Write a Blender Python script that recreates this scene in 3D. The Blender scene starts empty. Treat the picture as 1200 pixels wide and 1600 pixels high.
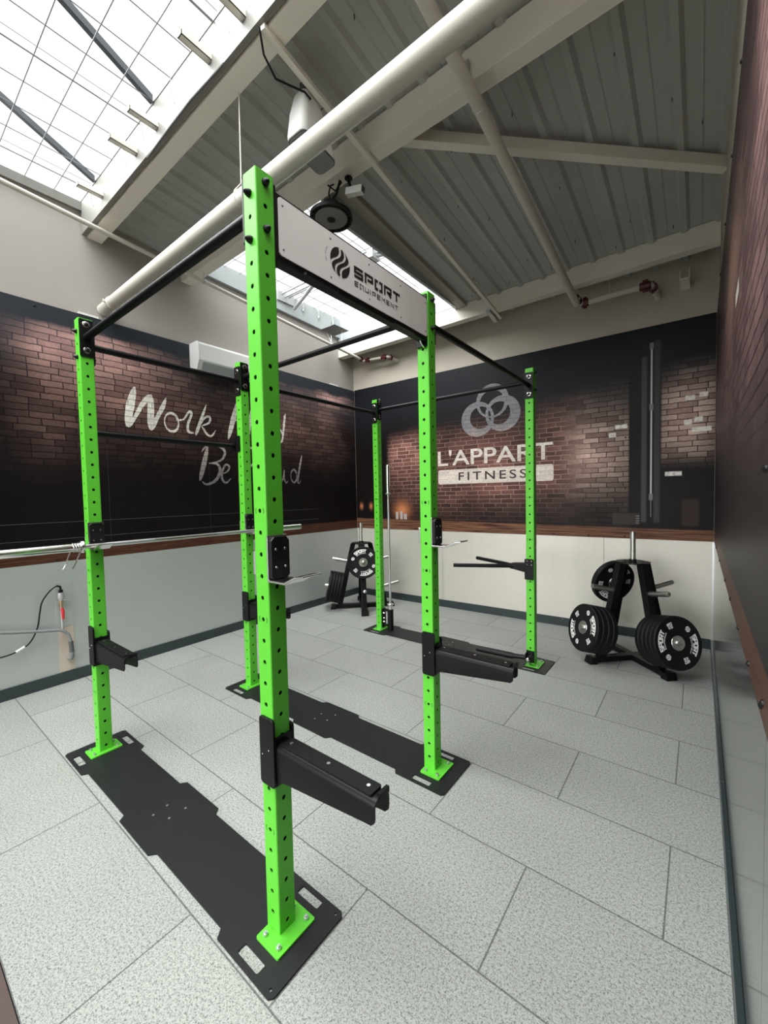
import bpy, bmesh, math, random
from mathutils import Vector, Matrix

random.seed(7)
sc = bpy.context.scene
COL = sc.collection
PI = math.pi

# ------------------------------------------------------------------ camera
cam_d = bpy.data.cameras.new('camera')
cam = bpy.data.objects.new('camera', cam_d)
COL.objects.link(cam)
CAM = Vector((1.227, -0.8942, 1.6567))
yaw, pit, rol = math.radians(37.7885), math.radians(-2.3673), math.radians(-1.1588)
fw = Vector((-math.sin(yaw) * math.cos(pit), math.cos(yaw) * math.cos(pit), math.sin(pit)))
rt = Vector((math.cos(yaw), math.sin(yaw), 0))
up = rt.cross(fw)
rt2 = math.cos(rol) * rt + math.sin(rol) * up
up2 = -math.sin(rol) * rt + math.cos(rol) * up
M = Matrix.Identity(4)
for i in range(3):
    M[i][0], M[i][1], M[i][2], M[i][3] = rt2[i], up2[i], -fw[i], CAM[i]
cam.matrix_world = M
cam_d.sensor_fit = 'VERTICAL'
cam_d.sensor_height = 32.0
cam_d.lens = 636.74 * 32.0 / 1600.0
cam_d.clip_start = 0.01
cam_d.clip_end = 200
sc.camera = cam

# ------------------------------------------------------------------ world and exposure
world = bpy.data.worlds.new('overcast_sky')
sc.world = world
world.use_nodes = True
bg = world.node_tree.nodes['Background']
bg.inputs[0].default_value = (1.0, 0.985, 0.955, 1)
bg.inputs[1].default_value = 1.35
sc.view_settings.view_transform = 'Standard'
sc.view_settings.look = 'None'
sc.view_settings.gamma = 1.0
sc.view_settings.use_curve_mapping = False
sc.view_settings.exposure = 0.0
# the sun behind thin cloud: a very wide soft sun from high up, a little behind the photographer
sun_d = bpy.data.lights.new('clouded_sun', 'SUN')
sun_d.energy = 20.0
sun_d.angle = math.radians(100)
sun_d.color = (1.0, 0.985, 0.955)
sun_o = bpy.data.objects.new('clouded_sun', sun_d)
COL.objects.link(sun_o)
sun_o.rotation_euler = Vector((0.10, 0.75, -0.90)).to_track_quat('-Z', 'Y').to_euler()
sun_o.location = (0, -2, 8)
sc.cycles.max_bounces = 10
sc.cycles.diffuse_bounces = 6
sc.cycles.glossy_bounces = 4
sc.cycles.transparent_max_bounces = 12
sc.cycles.sample_clamp_indirect = 6.0
sc.cycles.caustics_reflective = False
sc.cycles.caustics_refractive = False


# ------------------------------------------------------------------ materials
class NT:
    """small helper round a node tree"""
    def __init__(s, name):
        s.mat = bpy.data.materials.new(name)
        s.mat.use_nodes = True
        s.nt = s.mat.node_tree
        s.b = s.nt.nodes['Principled BSDF']

    def node(s, t, **kw):
        n = s.nt.nodes.new(t)
        for k, v in kw.items():
            setattr(n, k, v)
        return n

    def put(s, sock, v):
        if isinstance(v, bpy.types.NodeSocket):
            s.nt.links.new(v, sock)
        else:
            if sock.type == 'RGBA' and not hasattr(v, '__len__'):
                v = (v, v, v, 1)
            if sock.type == 'RGBA' and len(v) == 3:
                v = (*v, 1)
            sock.default_value = v

    def m(s, op, a, b=0.0, c=0.0):
        n = s.node('ShaderNodeMath', operation=op)
        s.put(n.inputs[0], a); s.put(n.inputs[1], b); s.put(n.inputs[2], c)
        return n.outputs[0]

    def add(s, *a):
        r = a[0]
        for x in a[1:]:
            r = s.m('ADD', r, x)
        return r

    def mul(s, *a):
        r = a[0]
        for x in a[1:]:
            r = s.m('MULTIPLY', r, x)
        return r

    def step(s, x, lo, hi):
        n = s.node('ShaderNodeMapRange', interpolation_type='SMOOTHSTEP')
        s.put(n.inputs[0], x); s.put(n.inputs[1], lo); s.put(n.inputs[2], hi)
        return n.outputs[0]

    def box(s, x, z, x0, x1, z0, z1, e=0.004):
        return s.mul(s.step(x, x0 - e, x0 + e), s.step(x, x1 + e, x1 - e),
                     s.step(z, z0 - e, z0 + e), s.step(z, z1 + e, z1 - e))

    def blob(s, x, z, cx, cz, sx, sz, amp):
        a = s.m('DIVIDE', s.m('SUBTRACT', x, cx), sx)
        b = s.m('DIVIDE', s.m('SUBTRACT', z, cz), sz)
        d = s.add(s.mul(a, a), s.mul(b, b))
        return s.mul(s.m('POWER', 2.718, s.mul(d, -1.0)), amp)

    def mix(s, f, a, b):
        n = s.node('ShaderNodeMix', data_type='RGBA')
        s.put(n.inputs[0], f); s.put(n.inputs[6], a); s.put(n.inputs[7], b)
        return n.outputs[2]

    def scale(s, col, f):
        n = s.node('ShaderNodeMix', data_type='RGBA', blend_type='MULTIPLY')
        n.inputs[0].default_value = 1
        s.put(n.inputs[6], col)
        c = s.node('ShaderNodeCombineColor')
        for i in range(3):
            s.put(c.inputs[i], f)
        s.put(n.inputs[7], c.outputs[0])
        return n.outputs[2]

    def pos(s):
        g = s.node('ShaderNodeTexCoord')
        x = s.node('ShaderNodeSeparateXYZ')
        s.nt.links.new(g.outputs['Object'], x.inputs[0])
        return g.outputs['Object'], x.outputs[0], x.outputs[1], x.outputs[2]

    def vec(s, x, y, z=0.0):
        c = s.node('ShaderNodeCombineXYZ')
        s.put(c.inputs[0], x); s.put(c.inputs[1], y); s.put(c.inputs[2], z)
        return c.outputs[0]

    def noise(s, v, scale, detail=2.0, rough=0.5):
        n = s.node('ShaderNodeTexNoise')
        if v is not None:
            s.put(n.inputs['Vector'], v)
        n.inputs['Scale'].default_value = scale
        n.inputs['Detail'].default_value = detail
        n.inputs['Roughness'].default_value = rough
        return n.outputs[0]

    def bump(s, h, strength, dist=0.002):
        n = s.node('ShaderNodeBump')
        n.inputs['Strength'].default_value = strength
        n.inputs['Distance'].default_value = dist
        s.put(n.inputs['Height'], h)
        s.put(s.b.inputs['Normal'], n.outputs[0])

    def fin(s, col=None, rough=None, metal=None, spec=None):
        if col is not None: s.put(s.b.inputs['Base Color'], col)
        if rough is not None: s.put(s.b.inputs['Roughness'], rough)
        if metal is not None: s.put(s.b.inputs['Metallic'], metal)
        if spec is not None: s.put(s.b.inputs['Specular IOR Level'], spec)
        return s.mat


def simple(name, col, rough=0.5, metal=0.0, spec=0.5, var=0.08, scale=9.0):
    n = NT(name)
    p = n.pos()[0]
    f = n.noise(p, scale, 3)
    c = n.mix(f, [x * (1 - var) for x in col], [min(1, x * (1 + var)) for x in col])
    return n.fin(c, rough, metal, spec)


MAT = {}
MAT['green'] = simple('green_powder_coat', (0.115, 0.56, 0.040), 0.42, 0, 0.35, 0.04, 14)
MAT['black'] = simple('black_powder_coat', (0.0045, 0.0045, 0.005), 0.42, 0, 0.22, 0.15, 30)
MAT['plate_black'] = simple('matt_black_floor_steel', (0.012, 0.0125, 0.0135), 0.5, 0, 0.3, 0.2, 5)
MAT['pad'] = simple('black_plastic', (0.005, 0.005, 0.0055), 0.45, 0, 0.3)
MAT['rubber'] = simple('bumper_rubber', (0.005, 0.005, 0.0055), 0.55, 0, 0.22, 0.2, 20)
MAT['chrome'] = simple('bright_chrome', (0.80, 0.80, 0.79), 0.18, 1.0, 0.5, 0.03)
MAT['steel'] = simple('brushed_steel', (0.62, 0.61, 0.58), 0.30, 1.0, 0.5, 0.05)
MAT['zinc'] = simple('zinc_plated', (0.60, 0.62, 0.62), 0.38, 0.9, 0.5, 0.06)
MAT['dark_inside'] = simple('bare_dark_steel', (0.006, 0.007, 0.006), 0.6, 0, 0.2)
MAT['dark_hole'] = simple('dark_marks', (0.01, 0.03, 0.01), 0.6)
MAT['paint'] = simple('wall_paint', (0.385, 0.355, 0.33), 0.75, 0, 0.3, 0.03, 2)
MAT['paint_back'] = simple('wall_paint_lightened', (0.53, 0.48, 0.41), 0.75, 0, 0.3, 0.03, 2)  # same paint as the left wall, lightened to make up for weaker light
MAT['beam'] = simple('cream_steel_paint', (0.82, 0.78, 0.69), 0.5, 0, 0.4, 0.04, 5)
MAT['pipe'] = simple('cream_pipe_paint', (0.63, 0.60, 0.53), 0.42, 0, 0.5, 0.04, 6)
MAT['white'] = simple('white_plastic', (0.78, 0.78, 0.76), 0.4, 0, 0.5, 0.02)
MAT['curb'] = simple('white_curb_sheet', (0.37, 0.40, 0.405), 0.4, 0.0, 0.5, 0.03, 3)
MAT['curb_near'] = simple('curb_sheet_darkened_for_sun', (0.205, 0.20, 0.185), 0.5, 0.0, 0.3, 0.04, 3)  # pale curb sheet, colour darkened to offset the strong sun on it
MAT['grille'] = simple('grey_speaker_grille', (0.22, 0.22, 0.21), 0.7, 0, 0.3)
MAT['sign_white'] = simple('sign_white', (0.90, 0.87, 0.85), 0.45, 0, 0.4, 0.02)
MAT['print_white'] = simple('white_print', (0.80, 0.80, 0.79), 0.5, 0, 0.4, 0.02)
MAT['print_black'] = simple('black_cutout', (0.015, 0.015, 0.016), 0.5)
MAT['red'] = simple('dark_red_coupling', (0.075, 0.008, 0.011), 0.4, 0, 0.5, 0.1)
MAT['bright_red'] = simple('red_valve', (0.55, 0.03, 0.04), 0.4)
MAT['brass'] = simple('brass', (0.55, 0.42, 0.28), 0.35, 0.9)
MAT['grey_hose'] = simple('grey_hose_rubber', (0.22, 0.23, 0.23), 0.45)
MAT['dark_grey'] = simple('dark_grey_plastic', (0.09, 0.09, 0.09), 0.5)
MAT['lamp_face'] = simple('lamp_lens_grey', (0.20, 0.19, 0.18), 0.5)
MAT['wire'] = simple('grey_wire', (0.22, 0.225, 0.25), 0.5, 0.0)
MAT['bar'] = simple('aluminium_glazing_bar', (0.07, 0.078, 0.088), 0.4, 0.0)
MAT['alu'] = simple('pale_aluminium', (0.50, 0.51, 0.52), 0.4, 0.5)
MAT['flash'] = simple('grey_flashing', (0.34, 0.32, 0.28), 0.55, 0, 0.4)
MAT['recess'] = simple('beige_recess', (0.52, 0.44, 0.37), 0.8)
n = NT('dark_teal_skirting')
p_ = n.pos()[0]
sc_ = n.step(n.noise(p_, 26.0, 5, 0.75), 0.66, 0.70)
MAT['base'] = n.fin(n.mix(n.mul(sc_, 0.55), (0.026, 0.038, 0.041), (0.40, 0.42, 0.42)), 0.35, 0, 0.5)
MAT['brown_floor'] = simple('red_brown_floor', (0.085, 0.055, 0.05), 0.6, 0, 0.4, 0.2, 6)


def mat_deck():
    n = NT('grey_roof_deck')
    p, x, y, z = n.pos()
    f = n.noise(p, 1.2, 3)
    return n.fin(n.mix(f, (0.40, 0.41, 0.395), (0.48, 0.485, 0.46)), 0.55, 0.0, 0.4)


MAT['deck'] = mat_deck()


def mat_floor():
    n = NT('grey_rubber_tiles')
    p, x, y, z = n.pos()
    b = n.node('ShaderNodeTexBrick', offset=0.5, offset_frequency=2)
    n.put(b.inputs['Vector'], n.vec(n.m('ADD', x, 10.865 - 0.5), n.m('ADD', y, 10.152), 0.0))
    for k, v in (('Scale', 1.0), ('Mortar Size', 0.0035), ('Mortar Smooth', 0.2), ('Bias', 0.0),
                 ('Brick Width', 1.0), ('Row Height', 0.5)):
        b.inputs[k].default_value = v
    b.inputs['Color1'].default_value = (0.95, 0.95, 0.95, 1)
    b.inputs['Color2'].default_value = (1.04, 1.04, 1.04, 1)
    b.inputs['Mortar'].default_value = (0.40, 0.40, 0.40, 1)
    sp = n.noise(p, 210.0, 2.0, 0.6)
    sp2 = n.noise(p, 95.0, 2.0, 0.6)
    big = n.noise(p, 1.7, 3.0)
    f = n.step(n.add(n.mul(sp, 0.62), n.mul(sp2, 0.38)), 0.30, 0.58)
    c = n.mix(f, (0.085, 0.092, 0.085), (0.40, 0.41, 0.385))
    c = n.scale(c, n.add(n.mul(big, 0.24), 0.88))
    mx = n.node('ShaderNodeMix', data_type='RGBA', blend_type='MULTIPLY')
    mx.inputs[0].default_value = 1
    n.put(mx.inputs[6], c); n.put(mx.inputs[7], b.outputs[0])
    h = n.add(n.mul(sp, 0.35), n.mul(n.m('SUBTRACT', 1.0, b.outputs['Fac']), 1.0))
    n.bump(h, 0.35, 0.003)
    return n.fin(mx.outputs[2], 0.75, 0.0, 0.3)


MAT['floor'] = mat_floor()


def mat_sheet(name, col, metal, rough):
    n = NT(name)
    p, x, y, z = n.pos()
    a = n.noise(n.vec(n.mul(x, 60.0), n.mul(y, 60.0), n.mul(z, 3.0)), 1.0, 2)
    b = n.noise(n.vec(n.mul(x, 4.0), n.mul(y, 4.0), n.mul(z, 80.0)), 1.0, 2)
    w = n.add(n.mul(a, 0.5), n.mul(b, 0.5))
    c = n.mix(w, [v * 0.92 for v in col], [v * 1.06 for v in col])
    return n.fin(c, n.add(n.mul(w, 0.08), rough - 0.04), metal, 0.5)


MAT['sheet_left'] = mat_sheet('galvanised_sheet', (0.54, 0.57, 0.55), 0.55, 0.42)
MAT['sheet_back'] = mat_sheet('linen_finish_sheet', (0.66, 0.63, 0.56), 0.35, 0.42)
MAT['sheet_right'] = mat_sheet('grey_steel_sheet', (0.34, 0.345, 0.33), 0.80, 0.15)


def mat_pane():
    n = NT('clear_polycarbonate')
    n.nt.nodes.remove(n.b)
    out = n.nt.nodes['Material Output']
    t = n.node('ShaderNodeBsdfTransparent')
    t.inputs[0].default_value = (0.96, 0.98, 0.99, 1)
    g = n.node('ShaderNodeBsdfGlossy')
    g.inputs['Roughness'].default_value = 0.3
    mx = n.node('ShaderNodeMixShader')
    mx.inputs[0].default_value = 0.02
    n.nt.links.new(t.outputs[0], mx.inputs[1])
    n.nt.links.new(g.outputs[0], mx.inputs[2])
    n.nt.links.new(mx.outputs[0], out.inputs[0])
    return n.mat


MAT['pane'] = mat_pane()


def bricks(n, h, z, c1, c2, mortar, w=0.165, r=0.058):
    v0 = n.vec(h, z)
    d = n.noise(v0, 7.0, 2)
    d2 = n.noise(n.vec(z, h), 9.0, 2)
    hh = n.add(h, n.mul(n.m('SUBTRACT', d, 0.5), 0.022), 20.0)
    zz = n.add(z, n.mul(n.m('SUBTRACT', d2, 0.5), 0.016), 20.0)
    b = n.node('ShaderNodeTexBrick', offset=0.5, offset_frequency=2, squash=1.35, squash_frequency=3)
    n.put(b.inputs['Vector'], n.vec(hh, zz))
    for k, val in (('Scale', 1.0), ('Mortar Size', 0.0055), ('Mortar Smooth', 0.45), ('Bias', 0.0),
                   ('Brick Width', w), ('Row Height', r)):
        b.inputs[k].default_value = val
    n.put(b.inputs['Color1'], c1); n.put(b.inputs['Color2'], c2); n.put(b.inputs['Mortar'], mortar)
    fine = n.noise(v0, 38.0, 4, 0.65)
    col = n.scale(b.outputs[0], n.add(n.mul(fine, 1.0), 0.5))
    return col, b.outputs['Fac'], v0


def planks(n, h, z, sx):
    v = n.vec(n.add(n.mul(h, sx), n.mul(z, 6.0)), n.mul(z, 30.0))
    a = n.noise(v, 3.0, 4)
    return n.mix(n.step(a, 0.3, 0.75), (0.045, 0.018, 0.012), (0.27, 0.13, 0.075))


def mat_mural_left():
    n = NT('printed_brick_mural')
    p, x, y, z = n.pos()
    col, fac, v0 = bricks(n, y, z, (0.30, 0.175, 0.145), (0.13, 0.070, 0.062), (0.035, 0.02, 0.018))
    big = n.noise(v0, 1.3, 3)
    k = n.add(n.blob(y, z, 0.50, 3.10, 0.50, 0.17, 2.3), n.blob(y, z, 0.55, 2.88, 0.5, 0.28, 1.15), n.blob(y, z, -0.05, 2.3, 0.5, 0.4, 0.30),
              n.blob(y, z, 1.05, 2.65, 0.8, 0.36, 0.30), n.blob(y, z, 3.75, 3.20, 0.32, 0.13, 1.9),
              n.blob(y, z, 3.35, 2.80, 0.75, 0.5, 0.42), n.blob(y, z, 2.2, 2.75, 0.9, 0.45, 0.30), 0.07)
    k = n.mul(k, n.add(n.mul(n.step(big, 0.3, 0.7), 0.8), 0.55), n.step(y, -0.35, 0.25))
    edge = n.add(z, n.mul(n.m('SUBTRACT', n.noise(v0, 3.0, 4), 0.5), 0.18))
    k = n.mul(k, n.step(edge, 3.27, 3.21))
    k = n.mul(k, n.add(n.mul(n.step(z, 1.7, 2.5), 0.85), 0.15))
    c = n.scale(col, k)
    ad = n.node('ShaderNodeMix', data_type='RGBA', blend_type='ADD')
    ad.inputs[0].default_value = 1
    n.put(ad.inputs[6], c)
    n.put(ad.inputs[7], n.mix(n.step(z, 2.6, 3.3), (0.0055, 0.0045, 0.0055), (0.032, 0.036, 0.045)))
    c = ad.outputs[2]
    for zz in (1.47, 1.32):
        c = n.mix(n.mul(n.box(y, z, -9.0, 3.4, zz - 0.0015, zz + 0.0015, 0.002), 0.4), c, (0.26, 0.26, 0.27))
    for yy in (0.62, 1.66, 2.70):
        c = n.mix(n.mul(n.box(y, z, yy - 0.001, yy + 0.001, 1.1, 2.2, 0.0015), 0.25), c, (0.22, 0.22, 0.23))
    c = n.mix(n.step(z, 1.252, 1.242), c, n.mix(0.45, n.scale(planks(n, y, z, 1.0), 0.55), (0.065, 0.022, 0.016)))
    return n.fin(c, 0.42, 0.0, 0.13)


def mat_mural_back():
    n = NT('printed_brick_mural_with_column')
    p, h, y, z = n.pos()
    col, fac, v0 = bricks(n, h, z, (0.24, 0.105, 0.082), (0.10, 0.042, 0.034), (0.46, 0.30, 0.255))
    col2, f2, v1 = bricks(n, h, z, (0.38, 0.28, 0.235), (0.16, 0.10, 0.085), (0.04, 0.027, 0.024))
    col = n.mix(n.step(h, -0.3, 0.3), col, col2)
    big = n.noise(v0, 1.4, 3)
    k = n.add(n.blob(h, z, -2.35, 2.30, 0.42, 0.40, 1.15), n.blob(h, z, -1.0, 2.0, 1.2, 0.45, 0.75),
              n.blob(h, z, 0.28, 2.12, 0.45, 0.42, 1.65), n.blob(h, z, 1.14, 2.45, 0.26, 0.42, 1.75),
              n.blob(h, z, -1.5, 1.5, 1.2, 0.35, 0.32), 0.10)
    k = n.mul(k, n.add(n.mul(n.step(big, 0.3, 0.7), 0.7), 0.6))
    k = n.mul(k, n.step(n.add(z, n.mul(h, -0.10)), 2.95, 2.62), n.step(h, -2.74, -2.62))
    k = n.mul(k, n.add(n.mul(n.step(z, 1.3, 1.75), 0.7), 0.3))
    colmask = n.box(h, z, 0.595, 0.895, 1.0, 3.5, 0.012)
    k = n.mul(k, n.m('SUBTRACT', 1.0, colmask))
    k = n.mul(k, n.m('SUBTRACT', 1.0, n.mul(n.step(h, 0.85, 0.9), n.step(z, 2.05, 1.85))))
    c = n.scale(col, k)
    ad = n.node('ShaderNodeMix', data_type='RGBA', blend_type='ADD')
    ad.inputs[0].default_value = 1
    n.put(ad.inputs[6], c)
    n.put(ad.inputs[7], n.mix(n.step(z, 2.4, 3.1), (0.008, 0.006, 0.006), (0.012, 0.013, 0.017)))
    c = ad.outputs[2]
    # painted steel column with a bright service pipe
    c = n.mix(n.mul(n.box(h, z, 0.715, 0.762, 1.3, 3.1, 0.012), 0.8), c, (0.075, 0.078, 0.075))
    c = n.mix(n.mul(n.box(h, z, 0.83, 0.883, 1.3, 3.25, 0.012), 0.8), c, (0.055, 0.056, 0.054))
    c = n.mix(n.box(h, z, 0.797, 0.812, 1.60, 3.20, 0.003), c, (0.55, 0.56, 0.55))
    c = n.mix(n.box(h, z, 0.801, 0.808, 1.36, 1.60, 0.003), c, (0.22, 0.22, 0.22))
    for zz in (1.58, 2.55, 3.20):
        c = n.mix(n.box(h, z, 0.788, 0.821, zz - 0.035, zz + 0.035, 0.008), c, (0.20, 0.20, 0.20))
    # thin pipe on the far left of the print
    c = n.mix(n.box(h, z, -2.842, -2.832, 1.7, 3.2, 0.003), c, (0.30, 0.27, 0.23))
    # pale bricks
    for a0, a1, z0, z1 in ((1.10, 1.18, 2.575, 2.622), (1.215, 1.285, 2.595, 2.642), (1.09, 1.155, 2.325, 2.375),
                           (1.175, 1.245, 2.345, 2.395), (1.155, 1.315, 2.245, 2.29), (0.93, 1.075, 1.80, 1.845),
                           (0.46, 0.58, 2.35, 2.395), (0.40, 0.47, 2.26, 2.31)):
        c = n.mix(n.mul(n.box(h, z, a0, a1, z0, z1, 0.006), n.noise(v0, 30.0, 3), 1.7), c, (0.88, 0.84, 0.78))
    # crates at the foot of the printed wall
    c = n.mix(n.mul(n.box(h, z, 0.44, 0.70, 1.27, 1.40, 0.01), 0.7), c, (0.055, 0.045, 0.042))
    c = n.mix(n.mul(n.box(h, z, 0.665, 0.70, 1.285, 1.385, 0.004), n.m('GREATER_THAN', n.m('SINE', n.mul(z, 240.0)), 0.0)), c, (0.17, 0.15, 0.14))
    c = n.mix(n.mul(n.box(h, z, 1.08, 1.22, 1.27, 1.55, 0.02), 0.7), c, (0.05, 0.032, 0.028))
    # candles and their printed glow
    gl = n.add(n.blob(h, z, -2.44, 1.42, 0.13, 0.12, 0.9), n.blob(h, z, -3.25, 1.48, 0.03, 0.045, 0.9),
               n.blob(h, z, -3.05, 1.48, 0.03, 0.045, 0.9))
    c = n.mix(n.m('MINIMUM', gl, 1.0), c, (0.60, 0.22, 0.09))
    for a0, a1, z1 in ((-2.56, -2.515, 1.39), (-2.478, -2.432, 1.40), (-2.41, -2.355, 1.36)):
        c = n.mix(n.box(h, z, a0, a1, 1.275, z1, 0.004), c, (0.42, 0.39, 0.38))
    c = n.mix(n.step(n.add(z, n.mul(h, 0.012)), 1.248, 1.238), c, planks(n, h, z, 0.8))
    return n.fin(c, 0.42, 0.0, 0.13)


def mat_mural_right():
    n = NT('printed_brick_mural_dark')
    p, x, y, z = n.pos()
    col, fac, v0 = bricks(n, y, z, (0.26, 0.15, 0.14), (0.12, 0.065, 0.07), (0.035, 0.02, 0.022))
    big = n.noise(v0, 1.6, 3)
    k = n.add(n.blob(y, z, 0.45, 2.9, 0.35, 0.6, 1.3), n.blob(y, z, 1.9, 2.6, 0.8, 0.5, 0.9),
              n.blob(y, z, 0.7, 2.2, 0.8, 0.4, 0.45), n.blob(y, z, 3.2, 2.5, 0.8, 0.5, 0.35), 0.15)
    k = n.mul(k, n.add(n.mul(big, 1.1), 0.4), n.add(n.mul(n.step(z, 1.6, 2.2), 0.8), 0.2))
    c = n.scale(col, k)
    ad = n.node('ShaderNodeMix', data_type='RGBA', blend_type='ADD')
    ad.inputs[0].default_value = 1
    n.put(ad.inputs[6], c); n.put(ad.inputs[7], (0.015, 0.012, 0.014))
    c = ad.outputs[2]
    c = n.mix(n.box(y, z, 1.38, 1.58, 2.47, 2.53, 0.006), c, (0.75, 0.70, 0.62))
    c = n.mix(n.mul(n.blob(y, z, 1.9, 2.75, 0.45, 0.22, 1.0), 0.6), c, (0.42, 0.26, 0.18))
    c = n.mix(n.step(z, 1.25, 1.235), c, n.mix(0.5, n.scale(planks(n, y, z, 1.0), 0.5), (0.09, 0.035, 0.026)))
    return n.fin(c, 0.42, 0.0, 0.13)


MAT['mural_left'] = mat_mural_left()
MAT['mural_back'] = mat_mural_back()
MAT['mural_right'] = mat_mural_right()


def mat_letter(name, axis, ca, cb, lo, hi, mort):
    """printed lettering with the brick joints showing through"""
    n = NT(name)
    p, x, y, z = n.pos()
    h = y if axis == 'y' else x
    col, fac, v0 = bricks(n, h, z, (1, 1, 1), (0.8, 0.8, 0.8), (mort, mort, mort))
    base = n.mix(n.step(n.add(z, n.mul(n.m('SUBTRACT', n.noise(v0, 2.5, 3), 0.5), 0.5)), lo, hi), ca, cb)
    f = n.node('ShaderNodeMix', data_type='RGBA', blend_type='MULTIPLY')
    f.inputs[0].default_value = 1
    n.put(f.inputs[6], base)
    n.put(f.inputs[7], n.scale(col, 0.9))
    return n.fin(f.outputs[2], 0.4, 0, 0.4)


MAT['let_work'] = mat_letter('white_brush_print', 'y', (0.80, 0.71, 0.62), (0.92, 0.88, 0.80), 2.3, 2.5, 0.5)
MAT['let_be'] = mat_letter('faded_brush_print', 'y', (0.26, 0.235, 0.245), (0.52, 0.45, 0.42), 1.85, 2.25, 0.4)
MAT['let_logo'] = mat_letter('faded_logo_print', 'x', (0.42, 0.34, 0.32), (0.22, 0.215, 0.235), 2.45, 2.62, 0.55)
MAT['let_name'] = mat_letter('pale_name_print', 'x', (0.90, 0.78, 0.69), (0.90, 0.80, 0.72), 2.0, 2.2, 0.75)
MAT['let_dark'] = mat_letter('dark_name_print', 'x', (0.05, 0.03, 0.03), (0.05, 0.03, 0.03), 2.0, 2.2, 1.0)


# ------------------------------------------------------------------ mesh helpers
class MB:
    def __init__(s):
        s.v, s.f = [], []

    def add(s, verts, faces, mat=None):
        o = len(s.v)
        for q in verts:
            q = Vector(q)
            s.v.append(mat @ q if mat is not None else q)
        s.f += [[i + o for i in f] for f in faces]
        return s

    def box(s, x0, x1, y0, y1, z0, z1, mat=None):
        vs = [(x, y, z) for x in (x0, x1) for y in (y0, y1) for z in (z0, z1)]
        fs = [(0, 1, 3, 2), (4, 6, 7, 5), (0, 4, 5, 1), (2, 3, 7, 6), (0, 2, 6, 4), (1, 5, 7, 3)]
        return s.add(vs, fs, mat)

    def prism(s, poly, a, b, axis='z', mat=None):
        """extrude a 2-D outline between a and b along an axis"""
        def p3(u, v, t):
            return {'z': (u, v, t), 'y': (u, t, v), 'x': (t, u, v)}[axis]
        n = len(poly)
        vs = [p3(u, v, a) for u, v in poly] + [p3(u, v, b) for u, v in poly]
        fs = [list(range(n))[::-1], list(range(n, 2 * n))] + [(i, (i + 1) % n, n + (i + 1) % n, n + i) for i in range(n)]
        return s.add(vs, fs, mat)

    def tube(s, pts, r, seg=14, cap=True, mat=None):
        pts = [Vector(p) for p in pts]
        rs = r if isinstance(r, (list, tuple)) else [r] * len(pts)
        rings, prev = [], None
        for i, p in enumerate(pts):
            if i == 0: t = pts[1] - p
            elif i == len(pts) - 1: t = p - pts[i - 1]
            else: t = (pts[i + 1] - p).normalized() + (p - pts[i - 1]).normalized()
            if t.length < 1e-9: t = pts[min(i + 1, len(pts) - 1)] - pts[i - 1]
            t.normalize()
            if prev is None:
                u = t.orthogonal().normalized()
            else:
                u = (prev - t * prev.dot(t)).normalized()
            prev = u
            w = t.cross(u)
            rings.append([p + rs[i] * (math.cos(2 * PI * k / seg) * u + math.sin(2 * PI * k / seg) * w) for k in range(seg)])
        vs = [q for ring in rings for q in ring]
        fs = []
        for i in range(len(pts) - 1):
            for k in range(seg):
                a, b = i * seg + k, i * seg + (k + 1) % seg
                fs.append((a, b, b + seg, a + seg))
        if cap:
            fs.append(list(range(seg))[::-1])
            fs.append(list(range((len(pts) - 1) * seg, len(pts) * seg)))
        return s.add(vs, fs, mat)

    def lathe(s, prof, seg=48, mat=None):
        """profile of (x, r) turned about the X axis"""
        vs, fs = [], []
        for x, r in prof:
            for k in range(seg):
                vs.append((x, r * math.cos(2 * PI * k / seg), r * math.sin(2 * PI * k / seg)))
        for i in range(len(prof) - 1):
            for k in range(seg):
                a, b = i * seg + k, i * seg + (k + 1) % seg
                fs.append((a, b, b + seg, a + seg))
        fs.append(list(range(seg)))
        fs.append(list(range((len(prof) - 1) * seg, len(prof) * seg))[::-1])
        return s.add(vs, fs, mat)

    def mesh(s, name, smooth=False, angle=35, bevel=0.0):
        me = bpy.data.meshes.new(name)
        bm = bmesh.new()
        vs = [bm.verts.new(v) for v in s.v]
        for f in s.f:
            try:
                bm.faces.new([vs[i] for i in f])
            except ValueError:
                pass
        bmesh.ops.remove_doubles(bm, verts=bm.verts, dist=1e-6)
        bmesh.ops.recalc_face_normals(bm, faces=bm.faces)
        if bevel > 0:
            es = [e for e in bm.edges if len(e.link_faces) == 2 and e.calc_face_angle() > math.radians(40)]
            bmesh.ops.bevel(bm, geom=es, offset=bevel, segments=2, affect='EDGES', profile=0.5, clamp_overlap=True)
        if smooth:
            for f in bm.faces:
                f.smooth = True
            for e in bm.edges:
                if len(e.link_faces) != 2 or e.calc_face_angle() > math.radians(angle):
                    e.smooth = False
        bm.to_mesh(me)
        bm.free()
        return me


def obj(name, mb, m, parent=None, smooth=False, bevel=0.0, angle=35, loc=None):
    me = mb if isinstance(mb, bpy.types.Mesh) else mb.mesh(name, smooth, angle, bevel)
    if m is not None and len(me.materials) == 0:
        me.materials.append(MAT[m])
    o = bpy.data.objects.new(name, me)
    COL.objects.link(o)
    if parent is not None:
        o.parent = parent
    if loc is not None:
        o.location = loc
    return o


def tag(o, label, cat, group=None):
    o['label'] = label
    o['category'] = cat
    if group: o['group'] = group
    return o


def thing(name, label, cat, loc=(0, 0, 0), group=None):
    o = bpy.data.objects.new(name, None)
    o.empty_display_size = 0.1
    COL.objects.link(o)
    o.location = loc
    return tag(o, label, cat, group)


def struct(name, mb, m, **kw):
    o = obj(name, mb, m, **kw)
    if o.parent is None:
        o['kind'] = 'structure'
    return o


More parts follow.
